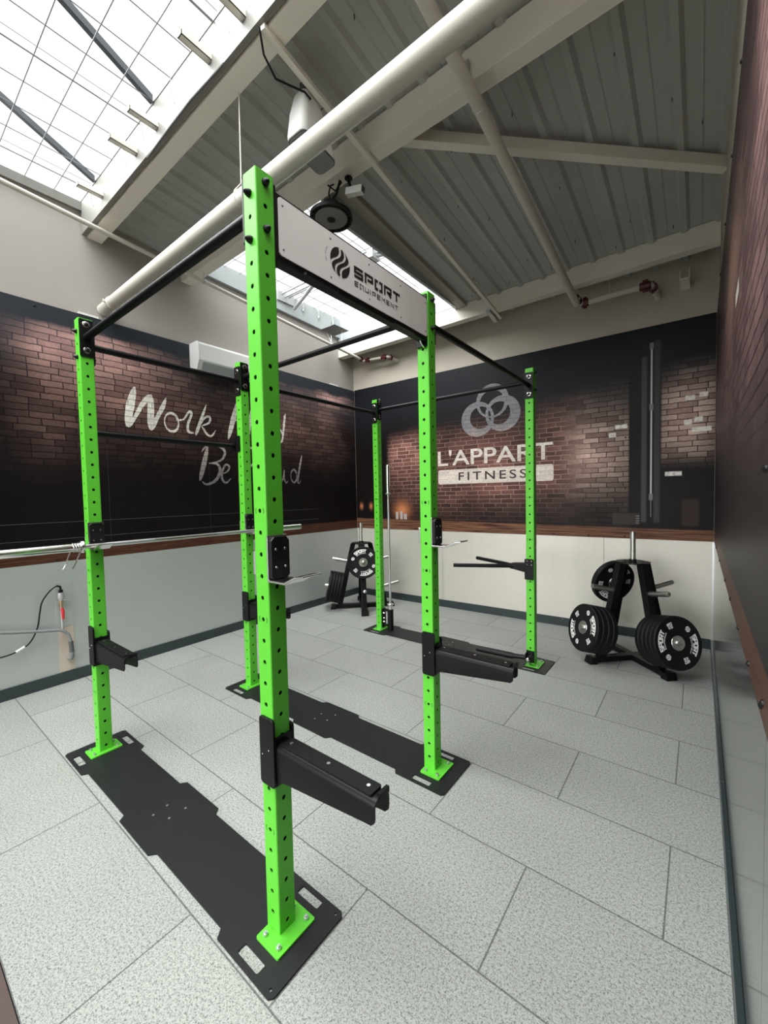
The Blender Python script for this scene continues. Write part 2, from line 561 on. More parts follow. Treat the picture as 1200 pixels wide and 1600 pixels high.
def dup(root, label=None, loc=None, mw=None):
    r = root.copy()
    COL.objects.link(r)
    if loc is not None: r.location = loc
    if mw is not None: r.matrix_world = mw
    if label: r['label'] = label
    for ch in list(root.children):
        c = ch.copy(); COL.objects.link(c); c.parent = r
        for g in list(ch.children):
            d = g.copy(); COL.objects.link(d); d.parent = c
    return r


def rrect(x0, x1, y0, y1, r, n=4):
    pts = []
    for cx, cy, a in ((x1 - r, y1 - r, 0), (x0 + r, y1 - r, 90), (x0 + r, y0 + r, 180), (x1 - r, y0 + r, 270)):
        for k in range(n + 1):
            t = math.radians(a + 90 * k / n)
            pts.append((cx + r * math.cos(t), cy + r * math.sin(t)))
    return pts


def stroke2d(pts, w, close=False):
    """a flat ribbon of given width along a 2-D polyline -> list of quads"""
    P = [Vector((p[0], p[1])) for p in pts]
    ws = w if isinstance(w, (list, tuple)) else [w] * len(P)
    L, R = [], []
    for i, p in enumerate(P):
        if i == 0: d = (P[1] - p).normalized(); n = Vector((-d.y, d.x)); k = 1
        elif i == len(P) - 1: d = (p - P[i - 1]).normalized(); n = Vector((-d.y, d.x)); k = 1
        else:
            d1 = (p - P[i - 1]).normalized(); d2 = (P[i + 1] - p).normalized()
            n1 = Vector((-d1.y, d1.x)); n2 = Vector((-d2.y, d2.x))
            n = n1 + n2
            if n.length < 1e-6: n = n1
            n.normalize()
            k = min(1.0 / max(n.dot(n1), 0.3), 1.6)
        L.append(p + n * ws[i] * 0.5 * k); R.append(p - n * ws[i] * 0.5 * k)
    return [(L[i], R[i], R[i + 1], L[i + 1]) for i in range(len(P) - 1)]


def smooth_path(pts, ws, n=8):
    P, W = [], []
    m = len(pts)
    for i in range(m - 1):
        p0, p1, p2, p3 = (Vector(pts[max(i - 1, 0)]), Vector(pts[i]), Vector(pts[i + 1]), Vector(pts[min(i + 2, m - 1)]))
        for k in range(n):
            t = k / n
            P.append(0.5 * (2 * p1 + (p2 - p0) * t + (2 * p0 - 5 * p1 + 4 * p2 - p3) * t * t + (3 * p1 - p0 - 3 * p2 + p3) * t ** 3))
            W.append(ws[i] * (1 - t) + ws[i + 1] * t)
    P.append(Vector(pts[-1])); W.append(ws[-1])
    return P, W


def quads_to_mb(mb, quads, f):
    for q in quads:
        mb.add([f(p[0], p[1]) for p in q], [tuple(range(len(q)))])


# block letters on a unit square: lists of polylines
BL = {
    'S': [[(1, .92), (.08, .92), (.08, .5), (.92, .5), (.92, .08), (0, .08)]],
    'P': [[(.09, 0), (.09, .92), (.92, .92), (.92, .42), (.3, .42)]],
    'O': [[(.42, .92), (.09, .92), (.09, .08), (.42, .08)], [(.58, .92), (.91, .92), (.91, .08), (.58, .08)]],
    'R': [[(.09, 0), (.09, .92), (.92, .92), (.92, .42), (.35, .42)], [(.55, .42), (.92, 0)]],
    'o': [[(.45, .92), (.09, .92), (.09, .08), (.91, .08), (.91, .92), (.4, .92)]],
    'T': [[(0, .92), (1, .92)], [(.5, .84), (.5, 0)]],
    'E': [[(1, .92), (.09, .92), (.09, .08), (1, .08)], [(.17, .5), (.85, .5)]],
    'Q': [[(.42, .92), (.09, .92), (.09, .08), (.42, .08)], [(.58, .92), (.91, .92), (.91, -.1)]],
    'U': [[(.09, 1), (.09, .08), (.91, .08), (.91, 1)]],
    'I': [[(.5, 0), (.5, 1)]],
    'M': [[(.08, 0), (.08, .95), (.5, .4), (.92, .95), (.92, 0)]],
    'N': [[(.09, 0), (.09, .95), (.91, .05), (.91, 1)]],
    'K': [[(.09, 0), (.09, 1)], [(.95, 1), (.2, .5), (.95, 0)]],
    'G': [[(1, .92), (.09, .92), (.09, .08), (.92, .08), (.92, .48), (.5, .48)]],
    '2': [[(0, .92), (.92, .92), (.92, .5), (.08, .5), (.08, .08), (1, .08)]],
    '0': [[(.09, .08), (.09, .92), (.91, .92), (.91, .08), (.05, .08)]],
}


def block_text(txt, x0, x1, z0, z1, w, gap=0.16, sub=1):
    n = len(txt)
    wid = {'I': 0.25}
    tot = sum(wid.get(c, 1.0) for c in txt) + gap * (n - 1)
    u = (x1 - x0) / tot
    h = z1 - z0
    out, x = [], x0
    for c in txt:
        cw = wid.get(c, 1.0) * u
        for pl in BL[c]:
            pts = [(x + a * cw, z0 + b * h) for a, b in pl]
            if sub > 1:
                pp = []
                for i in range(len(pts) - 1):
                    for k in range(sub):
                        t = k / sub
                        pp.append((pts[i][0] * (1 - t) + pts[i + 1][0] * t, pts[i][1] * (1 - t) + pts[i + 1][1] * t))
                pp.append(pts[-1]); pts = pp
            out += stroke2d(pts, w)
        x += cw + gap * u
    return out


def ball_logo(cx, cz, r, tilt=-20):
    """a ball cut by two white S shaped bands -> dark pieces"""
    out = []
    N = 22
    ct, st = math.cos(math.radians(tilt)), math.sin(math.radians(tilt))

    def tr(u, v):
        return (cx + r * (u * ct - v * st), cz + r * (u * st + v * ct))

    def curve(v, o):
        return o + 0.34 * math.sin(v * PI * 0.85)
    for lo, hi in ((-3, -0.60), (-0.40, -0.08), (0.10, 0.42), (0.62, 3)):
        for i in range(N):
            v0, v1 = -1 + 2 * i / N, -1 + 2 * (i + 1) / N
            e0, e1 = math.sqrt(max(0, 1 - v0 * v0)), math.sqrt(max(0, 1 - v1 * v1))
            a0, b0 = max(curve(v0, lo), -e0), min(curve(v0, hi), e0)
            a1, b1 = max(curve(v1, lo), -e1), min(curve(v1, hi), e1)
            if b0 - a0 < 1e-4 and b1 - a1 < 1e-4: continue
            b0, b1 = max(a0, b0), max(a1, b1)
            if b0 - a0 < 1e-5: b0 = a0 + 1e-5
            if b1 - a1 < 1e-5: b1 = a1 + 1e-5
            out.append((tr(a0, v0), tr(b0, v0), tr(b1, v1), tr(a1, v1)))
    return out


def font_mesh(name, txt, size, spacing=1.0, bold=0.0):
    cu = bpy.data.curves.new(name, 'FONT')
    cu.body = txt
    cu.size = size
    cu.space_character = spacing
    cu.extrude = 0.0005
    cu.offset = bold
    ob = bpy.data.objects.new(name, cu)
    COL.objects.link(ob)
    dg = bpy.context.evaluated_depsgraph_get()
    dg.update()
    me = bpy.data.meshes.new_from_object(ob.evaluated_get(dg))
    bpy.data.objects.remove(ob)
    bpy.data.curves.remove(cu)
    return me


def fit_font(txt, x0, x1, z0, z1, fmap, spacing=1.0, bold=0.0):
    me = font_mesh('t', txt, 1.0, spacing, bold)
    xs = [v.co.x for v in me.vertices]; zs = [v.co.y for v in me.vertices]
    a, b, c, d = min(xs), max(xs), min(zs), max(zs)
    for v in me.vertices:
        u = x0 + (v.co.x - a) / (b - a) * (x1 - x0)
        w = z0 + (v.co.y - c) / (d - c) * (z1 - z0)
        t = v.co.z
        v.co = Vector(fmap(u, w)) + Vector((0, t * 0.2, 0))
    return me


# ================================================================== THE ROOM
XL, XR = -3.353, 1.347
YB0, SB = 4.38, 0.0332          # back wall: y = YB0 + SB * x


def yb(x): return YB0 + SB * x


def zdeck(y): return 4.285 - 0.09 * (y - 1.5)


REAR = -5.0
# floor
struct('floor', MB().box(XL - 0.1, XR + 0.1, -0.652, 4.6, -0.1, 0.0), 'floor')
struct('floor_brown', MB().box(XL - 0.1, XR + 0.1, REAR, -0.655, -0.1, -0.003), 'brown_floor')
# walls
struct('wall_left', MB().box(XL - 0.15, XL - 0.024, REAR, 4.6, -0.1, 4.43), 'paint')
struct('wall_back', MB().prism([(XL - 0.15, yb(XL - 0.15) + 0.012), (XR + 0.15, yb(XR + 0.15) + 0.012),
                                (XR + 0.15, yb(XR + 0.15) + 0.15), (XL - 0.15, yb(XL - 0.15) + 0.15)], -0.1, 4.3), 'paint_back')
struct('wall_right', MB().box(XR + 0.014, XR + 0.15, REAR, 4.6, -0.1, 4.8), 'paint_back')
# unseen rear wall; its wide glazed opening is added to let daylight in
rw = MB().box(XL - 0.15, -3.2, REAR - 0.15, REAR, -0.1, 4.6).box(1.2, XR + 0.15, REAR - 0.15, REAR, -0.1, 4.6)
rw.box(-3.2, 1.2, REAR - 0.15, REAR, 3.0, 4.6)
struct('wall_rear', rw, 'paint')
d1 = MB()
for a in (-3.2, -2.12, -1.03, 0.05, 1.14):
    d1.box(a, a + 0.06, REAR - 0.1, REAR - 0.04, 0, 3.0)
d1.box(-3.2, 1.2, REAR - 0.1, REAR - 0.04, 2.94, 3.0)
d1 = struct('window_added_rear', d1, 'alu')
obj('pane', MB().box(-3.14, 1.14, REAR - 0.075, REAR - 0.065, 0, 2.94), 'pane', d1)

# metal wainscot sheets
struct('trim_1', MB().box(XL - 0.012, XL, -3.5, 4.27, 0.0, 1.112), 'sheet_left')
def back_slab(x0, x1, z0, z1, t0, t1):
    return [(x0, yb(x0) + t0), (x1, yb(x1) + t0), (x1, yb(x1) + t1), (x0, yb(x0) + t1)]
s = MB()
for a, b in ((XL + 0.003, -1.752), (-1.749, 0.35), (0.353, XR - 0.003)):
    s.prism(back_slab(a, b, 0, 1, 0.0, 0.012), 0.0, 1.112)
struct('trim_2', s, 'sheet_back')
s = MB()
for a, b in ((-3.5, 0.298), (0.302, 2.55), (2.554, 4.42)):
    s.box(XR, XR + 0.014, a, b, 0.0, 1.112)
struct('trim_3', s, 'sheet_right')
# corner profile and skirtings
struct('trim_4', MB().box(XR - 0.012, XR, yb(XR) - 0.012, yb(XR) - 0.0005, 0.105, 1.112), 'zinc')
struct('baseboard_left', MB().box(XL + 0.0005, XL + 0.014, -3.5, 4.262, 0.0, 0.102), 'base', bevel=0.002)
struct('baseboard_back', MB().prism(back_slab(XL + 0.015, XR - 0.02, 0, 1, -0.014, -0.0005), 0.0, 0.104), 'base', bevel=0.002)
struct('baseboard_right', MB().box(XR - 0.020, XR - 0.0005, -3.5, 4.40, 0.0, 0.104), 'base', bevel=0.002)

# ------------------------------------------------------------------ roof
def deck_piece(mb, x0, x1, y0, y1, ribs=True):
    xs = [(x0, 0.0)]
    if ribs:
        k = math.ceil((x0 - 0.55) / 0.256)
        x = 0.55 + 0.256 * k
        while x < x1 - 0.07:
            if x > x0 + 0.01:
                xs += [(x - 0.012, 0.0), (x + 0.012, -0.030), (x + 0.050, -0.030), (x + 0.074, 0.0)]
                xs += [(x + 0.150, 0.0), (x + 0.158, -0.006), (x + 0.166, 0.0)] if x + 0.17 < x1 else []
            x += 0.256
    xs.append((x1, 0.0))
    vs, fs = [], []
    for yy in (y0, y1):
        for x, d in xs:
            vs.append((x, yy, zdeck(yy) + d))
    n = len(xs)
    for i in range(n - 1):
        fs.append((i, i + 1, n + i + 1, n + i))
    # weather skin above
    o = len(vs)
    for yy in (y0, y1):
        for x in (x0, x1):
            vs.append((x, yy, zdeck(yy) + 0.05))
    fs += [(o, o + 1, o + 3, o + 2)]
    mb.add(vs, fs)


S2X = -1.27                      # right edge of the far skylight
dk = MB()
deck_piece(dk, XL - 0.1, XR + 0.1, 0.50, 1.52)
deck_piece(dk, S2X + 0.14, XR + 0.1, 1.52, 4.6)
deck_piece(dk, XL - 0.1, S2X + 0.14, 3.95, 4.6)
ceil_o = struct('ceiling', dk, 'deck')
dk2 = MB().box(1.31, XR + 0.1, REAR, 0.5, 4.38, 4.45).box(XL - 0.15, 1.31, REAR, -2.7, 4.38, 4.45)
struct('ceiling_rear', dk2, 'deck')
# screws poking through the deck
scr = MB().tube([(0, 0, 0), (0, 0, -0.028), (0, 0, -0.036)], [0.004, 0.004, 0.001], 6).mesh('screw')
k = 0
for yy in (0.92, 1.28, 1.95, 2.45, 2.75, 3.5, 3.8):
    for i in range(-6, 4):
        xx = 0.55 + 0.256 * i - 0.10 + 0.05 * ((i * 7 + int(yy * 10)) % 3)
        if xx > 1.3 or (yy > 1.5 and xx < -1.05) or (i + int(yy * 10)) % 2: continue
        o = obj('screw', scr, 'dark_grey', ceil_o, loc=(xx, yy, zdeck(yy) - 0.001))

# purlins: C sections with a rolled bottom lip
def beam(name, y0, y1, zb, h, x0, x1, slope=0.0):
    mb = MB()
    prof = [(y0, zb), (y1, zb), (y1, zb + 0.012), (y0 + 0.012, zb + 0.012), (y0 + 0.012, zb + h - 0.012),
            (y1, zb + h - 0.012), (y1, zb + h), (y0, zb + h)]
    M0 = Matrix.Rotation(math.atan(slope), 4, 'Z')
    mb.prism(prof, x0, x1, 'x')
    # lips
    mb.box(x0, x1, y1 - 0.006, y1, zb, zb + 0.03)
    o = obj(name, mb, 'beam', bevel=0.003)
    o['kind'] = 'structure'
    return o


beam('roof_beam', 0.545, 0.66, 4.14, 0.175, XL - 0.02, XR + 0.01)
beam('roof_beam', 1.425, 1.54, 4.08, 0.195, XL - 0.02, XR + 0.01)
beam('roof_beam', 3.925, 4.03, 3.867, 0.195, XL - 0.02, XR + 0.01)
# diagonal tie from the middle purlin to the right wall
def along(p, q, w, zlo0, zhi0, zlo1, zhi1):
    p, q = Vector(p), Vector(q)
    d = (q - p).normalized(); n = Vector((-d.y, d.x)) * w / 2
    vs = []
    for c, lo, hi in ((p, zlo0, zhi0), (q, zlo1, zhi1)):
        for sgn in (-1, 1):
            for z in (lo, hi):
                vs.append((c.x + sgn * n.x, c.y + sgn * n.y, z))
    fs = [(0, 1, 3, 2), (4, 6, 7, 5), (0, 4, 5, 1), (2, 3, 7, 6), (0, 2, 6, 4), (1, 5, 7, 3)]
    return MB().add(vs, fs)


tie = along((-0.50, 1.545), (1.36, 3.18), 0.07, 4.145, 4.225, 4.02, 4.11)
o = obj('roof_beam', tie, 'beam', bevel=0.004); o['kind'] = 'structure'
# grey flashing that frames the far skylight
fl = MB()
for a, b, zz in ((S2X - 0.01, S2X + 0.15, 0.0),):
    vs = []
    for yy in (1.54, 3.93):
        for x in (a, b):
            for dz in (-0.05, 0.03):
                vs.append((x, yy, zdeck(yy) + dz))
    fl.add(vs, [(0, 1, 3, 2), (4, 6, 7, 5), (0, 4, 5, 1), (2, 3, 7, 6), (0, 2, 6, 4), (1, 5, 7, 3)])
struct('trim_5', fl, 'flash')

# ------------------------------------------------------------------ skylight near the camera (window_1)
S1X0, S1X1, S1Y0, S1Y1 = XL + 0.02, 1.28, -2.7, 0.5
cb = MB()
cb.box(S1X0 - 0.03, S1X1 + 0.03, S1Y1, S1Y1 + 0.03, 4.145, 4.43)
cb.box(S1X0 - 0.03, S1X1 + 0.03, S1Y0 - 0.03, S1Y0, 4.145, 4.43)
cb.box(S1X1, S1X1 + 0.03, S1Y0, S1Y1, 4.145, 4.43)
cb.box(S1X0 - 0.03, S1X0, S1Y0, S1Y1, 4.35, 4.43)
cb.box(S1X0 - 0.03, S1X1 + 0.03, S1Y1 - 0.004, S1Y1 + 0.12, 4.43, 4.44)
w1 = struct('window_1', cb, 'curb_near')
RDG = -1.1
def gz(y): return 4.44 + 0.45 * min(S1Y1 - y, y - S1Y0)
pn = MB()
for ya, yc in ((S1Y1, RDG), (RDG, S1Y0)):
    vs = [(x, y, gz(y) + dz) for x in (S1X0 - 0.03, S1X1 + 0.03) for y in (ya, yc) for dz in (0.03, 0.038)]
    pn.add(vs, [(0, 1, 3, 2), (4, 6, 7, 5), (0, 4, 5, 1), (2, 3, 7, 6), (0, 2, 6, 4), (1, 5, 7, 3)])
obj('pane', pn, 'pane', w1)
for xx in (-2.96, -1.826, -0.692, 0.442, 1.26):
    b = MB()
    for ya, yc in ((S1Y1 - 0.01, RDG), (RDG, S1Y0 + 0.01)):
        vs = [(xx + dx, y, gz(y) + dz) for dx in (-0.018, 0.018) for y in (ya, yc) for dz in (-0.02, 0.028)]
        b.add(vs, [(0, 1, 3, 2), (4, 6, 7, 5), (0, 4, 5, 1), (2, 3, 7, 6), (0, 2, 6, 4), (1, 5, 7, 3)])
    obj('glazing_bar', b, 'bar', w1)
gr = MB()
yy = S1Y1 - 0.2
while yy > S1Y0:
    gr.tube([(S1X0, yy, 4.432), (S1X1, yy, 4.432)], 0.0032, 6); yy -= 0.2
xx = S1X0 + 0.23
i = 0
while xx < S1X1:
    if i % 4 == 0:
        gr.tube([(xx, S1Y0, 4.436), (xx, S1Y1, 4.436)], 0.0045, 6)
        gr.tube([(xx + 0.02, S1Y0, 4.42), (xx + 0.02, S1Y1, 4.42)], 0.003, 6)
        gr.tube([(xx + 0.05, S1Y0, 4.46), (xx + 0.05, S1Y1, 4.46)], 0.002, 6)
    else:
        gr.tube([(xx, S1Y0, 4.436), (xx, S1Y1, 4.436)], 0.0032, 6)
    xx += 0.257; i += 1
obj('safety_grid', gr, 'wire', w1)
for xx in (-2.819, -2.13, -1.788, -1.089, -0.745):
    mb = MB()
    mb.box(xx - 0.021, xx + 0.021, 0.32, 0.5, 4.236, 4.240)
    mb.box(xx - 0.021, xx - 0.017, 0.32, 0.5, 4.236, 4.276)
    mb.box(xx + 0.017, xx + 0.021, 0.32, 0.5, 4.236, 4.276)
    mb.box(xx - 0.021, xx + 0.021, 0.32, 0.324, 4.236, 4.262)
    obj('bracket', mb, 'beam', w1)
for xx in (-3.05, -2.33, -2.0, -1.55, -0.9):
    obj('tie_wire', MB().tube([(xx, 0.49, 4.43), (xx + 0.02, 0.486, 4.30), (xx + 0.03, 0.494, 4.25)], 0.002, 6), 'wire', w1)

# ------------------------------------------------------------------ far skylight (window_2)
cb = MB()
X0, X1, Y0, Y1 = XL + 0.03, S2X, 1.56, 3.92
ZT = 4.46
cb.prism([(Y0, 4.262), (Y1, 4.165), (Y1, ZT), (Y0, ZT)], X0 - 0.04, X0, 'x')
cb.box(X1, X1 + 0.03, Y0, Y1, 4.02, ZT)
cb.box(X0 - 0.04, X1 + 0.03, Y0 - 0.03, Y0, 4.27, ZT)
cb.box(X0 - 0.04, X1 + 0.03, Y1, Y1 + 0.03, 4.055, ZT)
w2 = struct('window_2', cb, 'curb')
obj('pane', MB().box(X0 - 0.04, X1 + 0.03, Y0 - 0.03, Y1 + 0.03, ZT + 0.05, ZT + 0.06), 'pane', w2)
gr = MB()
yy = Y0 + 0.17
while yy < Y1:
    gr.tube([(X0, yy, ZT - 0.02), (X1, yy, ZT - 0.02)], 0.0035, 6); yy += 0.205
xx = X0 + 0.24
while xx < X1:
    gr.tube([(xx, Y0, ZT - 0.025), (xx, Y1, ZT - 0.025)], 0.0035, 6); xx += 0.257
obj('safety_grid', gr, 'wire', w2)
rl = MB()
for yy, zz, r in ((2.78, 4.43, 0.012), (2.83, 4.40, 0.012), (2.90, 4.43, 0.016), (3.02, 4.45, 0.008)):
    rl.tube([(X0, yy, zz), (X1, yy, zz)], r, 8)
rl.box(X0, X0 + 0.025, 2.70, 2.98, 4.33, 4.455).box(-1.78, -1.70, 2.76, 2.90, 4.34, 4.455)
obj('opener_rail', rl, 'alu', w2)
obj('opener_arm', MB().tube([(X0 + 0.05, 2.96, 4.28), (X0 + 0.62, 2.86, 4.44)], 0.024, 12), 'alu', w2)
obj('opener_arm', MB().tube([(-1.76, 2.82, 4.39), (X1 - 0.02, 3.06, 4.38)], 0.024, 12), 'alu', w2)
for yy in (3.15, 3.45, 3.75):
    obj('grid_clip', MB().box(X0, X0 + 0.03, yy - 0.012, yy + 0.012, 4.35, 4.455).tube([(X0 + 0.02, yy, 4.36), (X0 + 0.02, yy, 4.32)], 0.012, 8), 'zinc', w2)


# ================================================================== MURALS
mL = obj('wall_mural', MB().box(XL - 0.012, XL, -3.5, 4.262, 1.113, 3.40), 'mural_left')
mL['kind'] = 'thing'
tag(mL, 'brick wall print lettered with a handwritten motto, on the long wall behind the barbell', 'wall print')
mB = MB().prism(back_slab(XL + 0.002, XR - 0.004, 0, 1, 0.0, 0.012), 1.113, 3.41)
mB = obj('wall_mural', mB, 'mural_back')
mB['kind'] = 'thing'
tag(mB, 'brick wall print with three ring logo and pale gym name on the end wall', 'wall print')
mR = obj('wall_mural', MB().box(XR, XR + 0.013, -3.5, 4.42, 1.113, 3.42), 'mural_right')
mR['kind'] = 'thing'
tag(mR, 'dark purplish brick print seen edge on along the wall beside the camera', 'wall print')
for y0, y1 in ((0.44, 0.60), (3.70, 3.88)):
    obj('edge_strip', MB().box(XL - 0.012, XL + 0.006, y0, y1, 3.40, 3.418), 'white', mL)
mscrew = MB().lathe([(0, 0.0095), (0.004, 0.0085), (0.007, 0.004)], 10).mesh('screw', True)
def put_screw(par, m):
    o = obj('screw', mscrew, 'pad', par)
    o.matrix_world = m
for y, z in ((0.12, 3.36), (0.18, 1.135), (0.95, 1.135), (1.62, 1.135), (2.4, 1.135), (3.2, 1.135), (-0.4, 3.36), (3.0, 3.36)):
    put_screw(mL, Matrix.Translation((XL, y, z)))
for x, z in ((0.565, 2.84), (0.60, 2.84), (0.565, 2.25), (0.60, 2.25), (0.565, 1.68), (0.60, 1.68), (0.19, 1.135), (-0.2, 1.135),
             (-1.72, 1.135), (-1.78, 1.135), (0.56, 1.14), (-2.2, 1.14), (-1.45, 2.90), (-1.41, 2.90), (-1.45, 3.36)):
    put_screw(mB, Matrix.Translation((x, yb(x), z)) @ Matrix.Rotation(-PI / 2, 4, 'Z'))
for y, z in ((0.374, 1.70), (0.40, 1.70), (0.36, 1.16), (0.385, 1.145), (0.70, 1.135), (1.1, 1.135), (1.6, 1.135), (2.1, 1.135),
             (2.9, 1.135), (3.7, 1.135), (1.4, 3.40), (2.0, 3.40), (0.98, 3.40), (2.7, 3.40), (3.5, 3.40)):
    put_screw(mR, Matrix.Translation((XR, y, z)) @ Matrix.Rotation(PI, 4, 'Z'))

# brush lettering on the left mural: (points, widths)
def brush(strokes):
    q = []
    for pts, ws in strokes:
        P, W = smooth_path(pts, ws)
        q += stroke2d(P, [w * 0.80 * min(1.0, 0.35 + 0.2 * min(i, len(W) - 1 - i)) for i, w in enumerate(W)])
    return q


def ring(cx, cz, rx, rz, w, a0=20, a1=400):
    pts = [(cx + rx * math.cos(math.radians(a)), cz + rz * math.sin(math.radians(a))) for a in range(a0, a1 + 1, 30)]
    return pts, [w * (0.75 + 0.35 * math.sin(i * 0.9)) for i in range(len(pts))]


WORK = [([(.893, 2.815), (.845, 2.62), (.808, 2.40)], [.055, .10, .075]),
        ([(.812, 2.40), (.88, 2.50), (.96, 2.65), (1.045, 2.76)], [.07, .04, .06, .07]),
        ([(1.045, 2.765), (1.04, 2.60), (1.03, 2.40)], [.065, .085, .085]),
        ([(1.03, 2.39), (1.10, 2.53), (1.165, 2.66), (1.203, 2.765)], [.08, .05, .06, .01]),
        ring(1.25, 2.50, .075, .10, .034),
        ([(1.30, 2.53), (1.38, 2.55), (1.43, 2.62), (1.465, 2.66)], [.02, .024, .03, .035]),
        ([(1.455, 2.655), (1.475, 2.62), (1.43, 2.50), (1.435, 2.42), (1.50, 2.41)], [.04, .035, .035, .04, .015]),
        ([(1.655, 2.755), (1.585, 2.57), (1.515, 2.385)], [.022, .045, .05]),
        ([(1.545, 2.47), (1.63, 2.60), (1.695, 2.615), (1.68, 2.55), (1.585, 2.50)], [.02, .03, .03, .03, .02]),
        ([(1.59, 2.50), (1.655, 2.41), (1.71, 2.40), (1.765, 2.475)], [.03, .035, .03, .008])]
HARD = [([(2.085, 2.89), (2.00, 2.63), (1.925, 2.38)], [.05, .085, .05]),
        ([(2.00, 2.62), (2.12, 2.64), (2.24, 2.66)], [.025, .03, .025]),
        ([(2.31, 2.90), (2.24, 2.65), (2.20, 2.40)], [.04, .07, .05]),
        ring(2.40, 2.50, .07, .095, .032), ([(2.475, 2.59), (2.455, 2.46), (2.52, 2.42)], [.03, .035, .012]),
        ([(2.54, 2.61), (2.555, 2.52), (2.53, 2.41)], [.02, .03, .03]), ([(2.545, 2.50), (2.60, 2.60), (2.635, 2.58)], [.02, .025, .03]),
        ring(2.69, 2.50, .06, .095, .032), ([(2.812, 2.82), (2.775, 2.62), (2.745, 2.42)], [.03, .04, .03]),
        ([(2.80, 2.80), (2.79, 2.74), (2.76, 2.66)], [.05, .03, .01])]
BE = [([(1.655, 2.27), (1.60, 2.06), (1.545, 1.865)], [.045, .075, .05]),
      ([(1.575, 2.20), (1.66, 2.285), (1.80, 2.285), (1.872, 2.22), (1.82, 2.12), (1.67, 2.07)], [.02, .035, .04, .04, .03, .02]),
      ([(1.66, 2.075), (1.765, 2.07), (1.80, 1.99), (1.745, 1.88), (1.63, 1.825), (1.57, 1.86)], [.02, .035, .05, .045, .03, .015]),
      ([(1.835, 1.955), (1.90, 1.99), (1.925, 2.045), (1.875, 2.065), (1.825, 1.97), (1.83, 1.88), (1.88, 1.85), (1.945, 1.905)],
       [.015, .025, .03, .03, .035, .035, .03, .008])]
PROUD = [([(2.16, 2.29), (2.10, 2.05), (2.05, 1.85)], [.04, .07, .05]),
         ([(2.08, 2.20), (2.18, 2.29), (2.29, 2.28), (2.31, 2.17), (2.22, 2.06), (2.13, 2.05)], [.02, .035, .04, .04, .03, .02]),
         ([(2.37, 2.05), (2.385, 1.96), (2.36, 1.86)], [.02, .03, .03]), ([(2.375, 1.95), (2.43, 2.05), (2.465, 2.03)], [.02, .025, .03]),
         ring(2.54, 1.955, .055, .085, .03),
         ([(2.655, 2.04), (2.635, 1.93), (2.665, 1.86), (2.73, 1.90), (2.765, 2.03)], [.03, .035, .035, .025, .02]),
         ([(2.765, 2.04), (2.755, 1.93), (2.79, 1.86), (2.83, 1.89)], [.03, .032, .03, .008]),
         ring(2.93, 1.955, .055, .09, .032), ([(3.09, 2.265), (3.035, 2.06), (2.995, 1.86)], [.03, .04, .03]),
         ([(2.995, 1.88), (3.02, 1.85), (3.06, 1.90)], [.03, .02, .006])]
def lettering(strk, m, par, name, off):
    mb = MB()
    for i, s_ in enumerate(strk):
        quads_to_mb(mb, brush([s_]), lambda u, v, i=i: (XL + off + 0.0002 * i, u, v))
    return obj(name, mb, m, par)
lettering(WORK, 'let_work', mL, 'lettering', 0.001)
lettering(HARD, 'let_work', mL, 'lettering', 0.001)
lettering(BE, 'let_be', mL, 'lettering', 0.001)
lettering(PROUD, 'let_be', mL, 'lettering', 0.001)

# rings, gym name on the end wall
def bw(u, v, off=0.0015): return (u, yb(u) - off, v)
mb = MB()
CX0, CZ0 = -1.005, 2.735
for j, (cx, cz, ro, ri) in enumerate(((-0.975, 2.885, 0.225, 0.172), (-1.185, 2.665, 0.235, 0.150), (-0.835, 2.705, 0.235, 0.150))):
    dx, dz = CX0 - cx, CZ0 - cz
    L = math.hypot(dx, dz)
    sh = (ro - ri) * 0.55
    ix, iz = cx + dx / L * sh, cz + dz / L * sh
    N = 56
    for i in range(N):
        a, b = 2 * PI * i / N, 2 * PI * (i + 1) / N
        mb.add([bw(cx + ro * math.cos(a), cz + ro * math.sin(a), 0.0012 + 0.0003 * j), bw(cx + ro * math.cos(b), cz + ro * math.sin(b), 0.0012 + 0.0003 * j),
                bw(ix + ri * math.cos(b), iz + ri * math.sin(b), 0.0012 + 0.0003 * j), bw(ix + ri * math.cos(a), iz + ri * math.sin(a), 0.0012 + 0.0003 * j)], [(0, 1, 2, 3)])
obj('ring_logo', mb, 'let_logo', mB)
me = fit_font("L'APPART", -1.80, -0.21, 2.06, 2.28, bw, bold=0.012)
obj('lettering', me, 'let_name', mB)
mb = MB()
pl = rrect(-1.797, -0.20, 1.795, 2.0, 0.03)
mb.add([bw(u, v, 0.0012) for u, v in pl], [tuple(range(len(pl)))])
obj('name_bar', mb, 'let_name', mB)
me = fit_font("FITNESS", -1.475, -0.525, 1.842, 1.957, lambda u, v: bw(u, v, 0.0024), spacing=1.35, bold=0.012)
obj('lettering', me, 'let_dark', mB)


# ================================================================== POWER RACK
W_, LX, D1, D2 = 0.0766, 1.8532, 1.1331, 1.846
HW = W_ / 2
Z0, S_, TOP = 0.0887, 0.08, 2.8078
ULAB = {'A': (0, 0), 'B': (-LX, 0), 'C': (-LX, D1), 'D': (0, D1), 'E': (-LX, D1 + D2), 'F': (0, D1 + D2)}
UC = {k: (x - HW, y + HW) for k, (x, y) in ULAB.items()}

rack = thing('power_rack', 'bright green six post power rack with black crossbars standing on black floor plates', 'power rack')


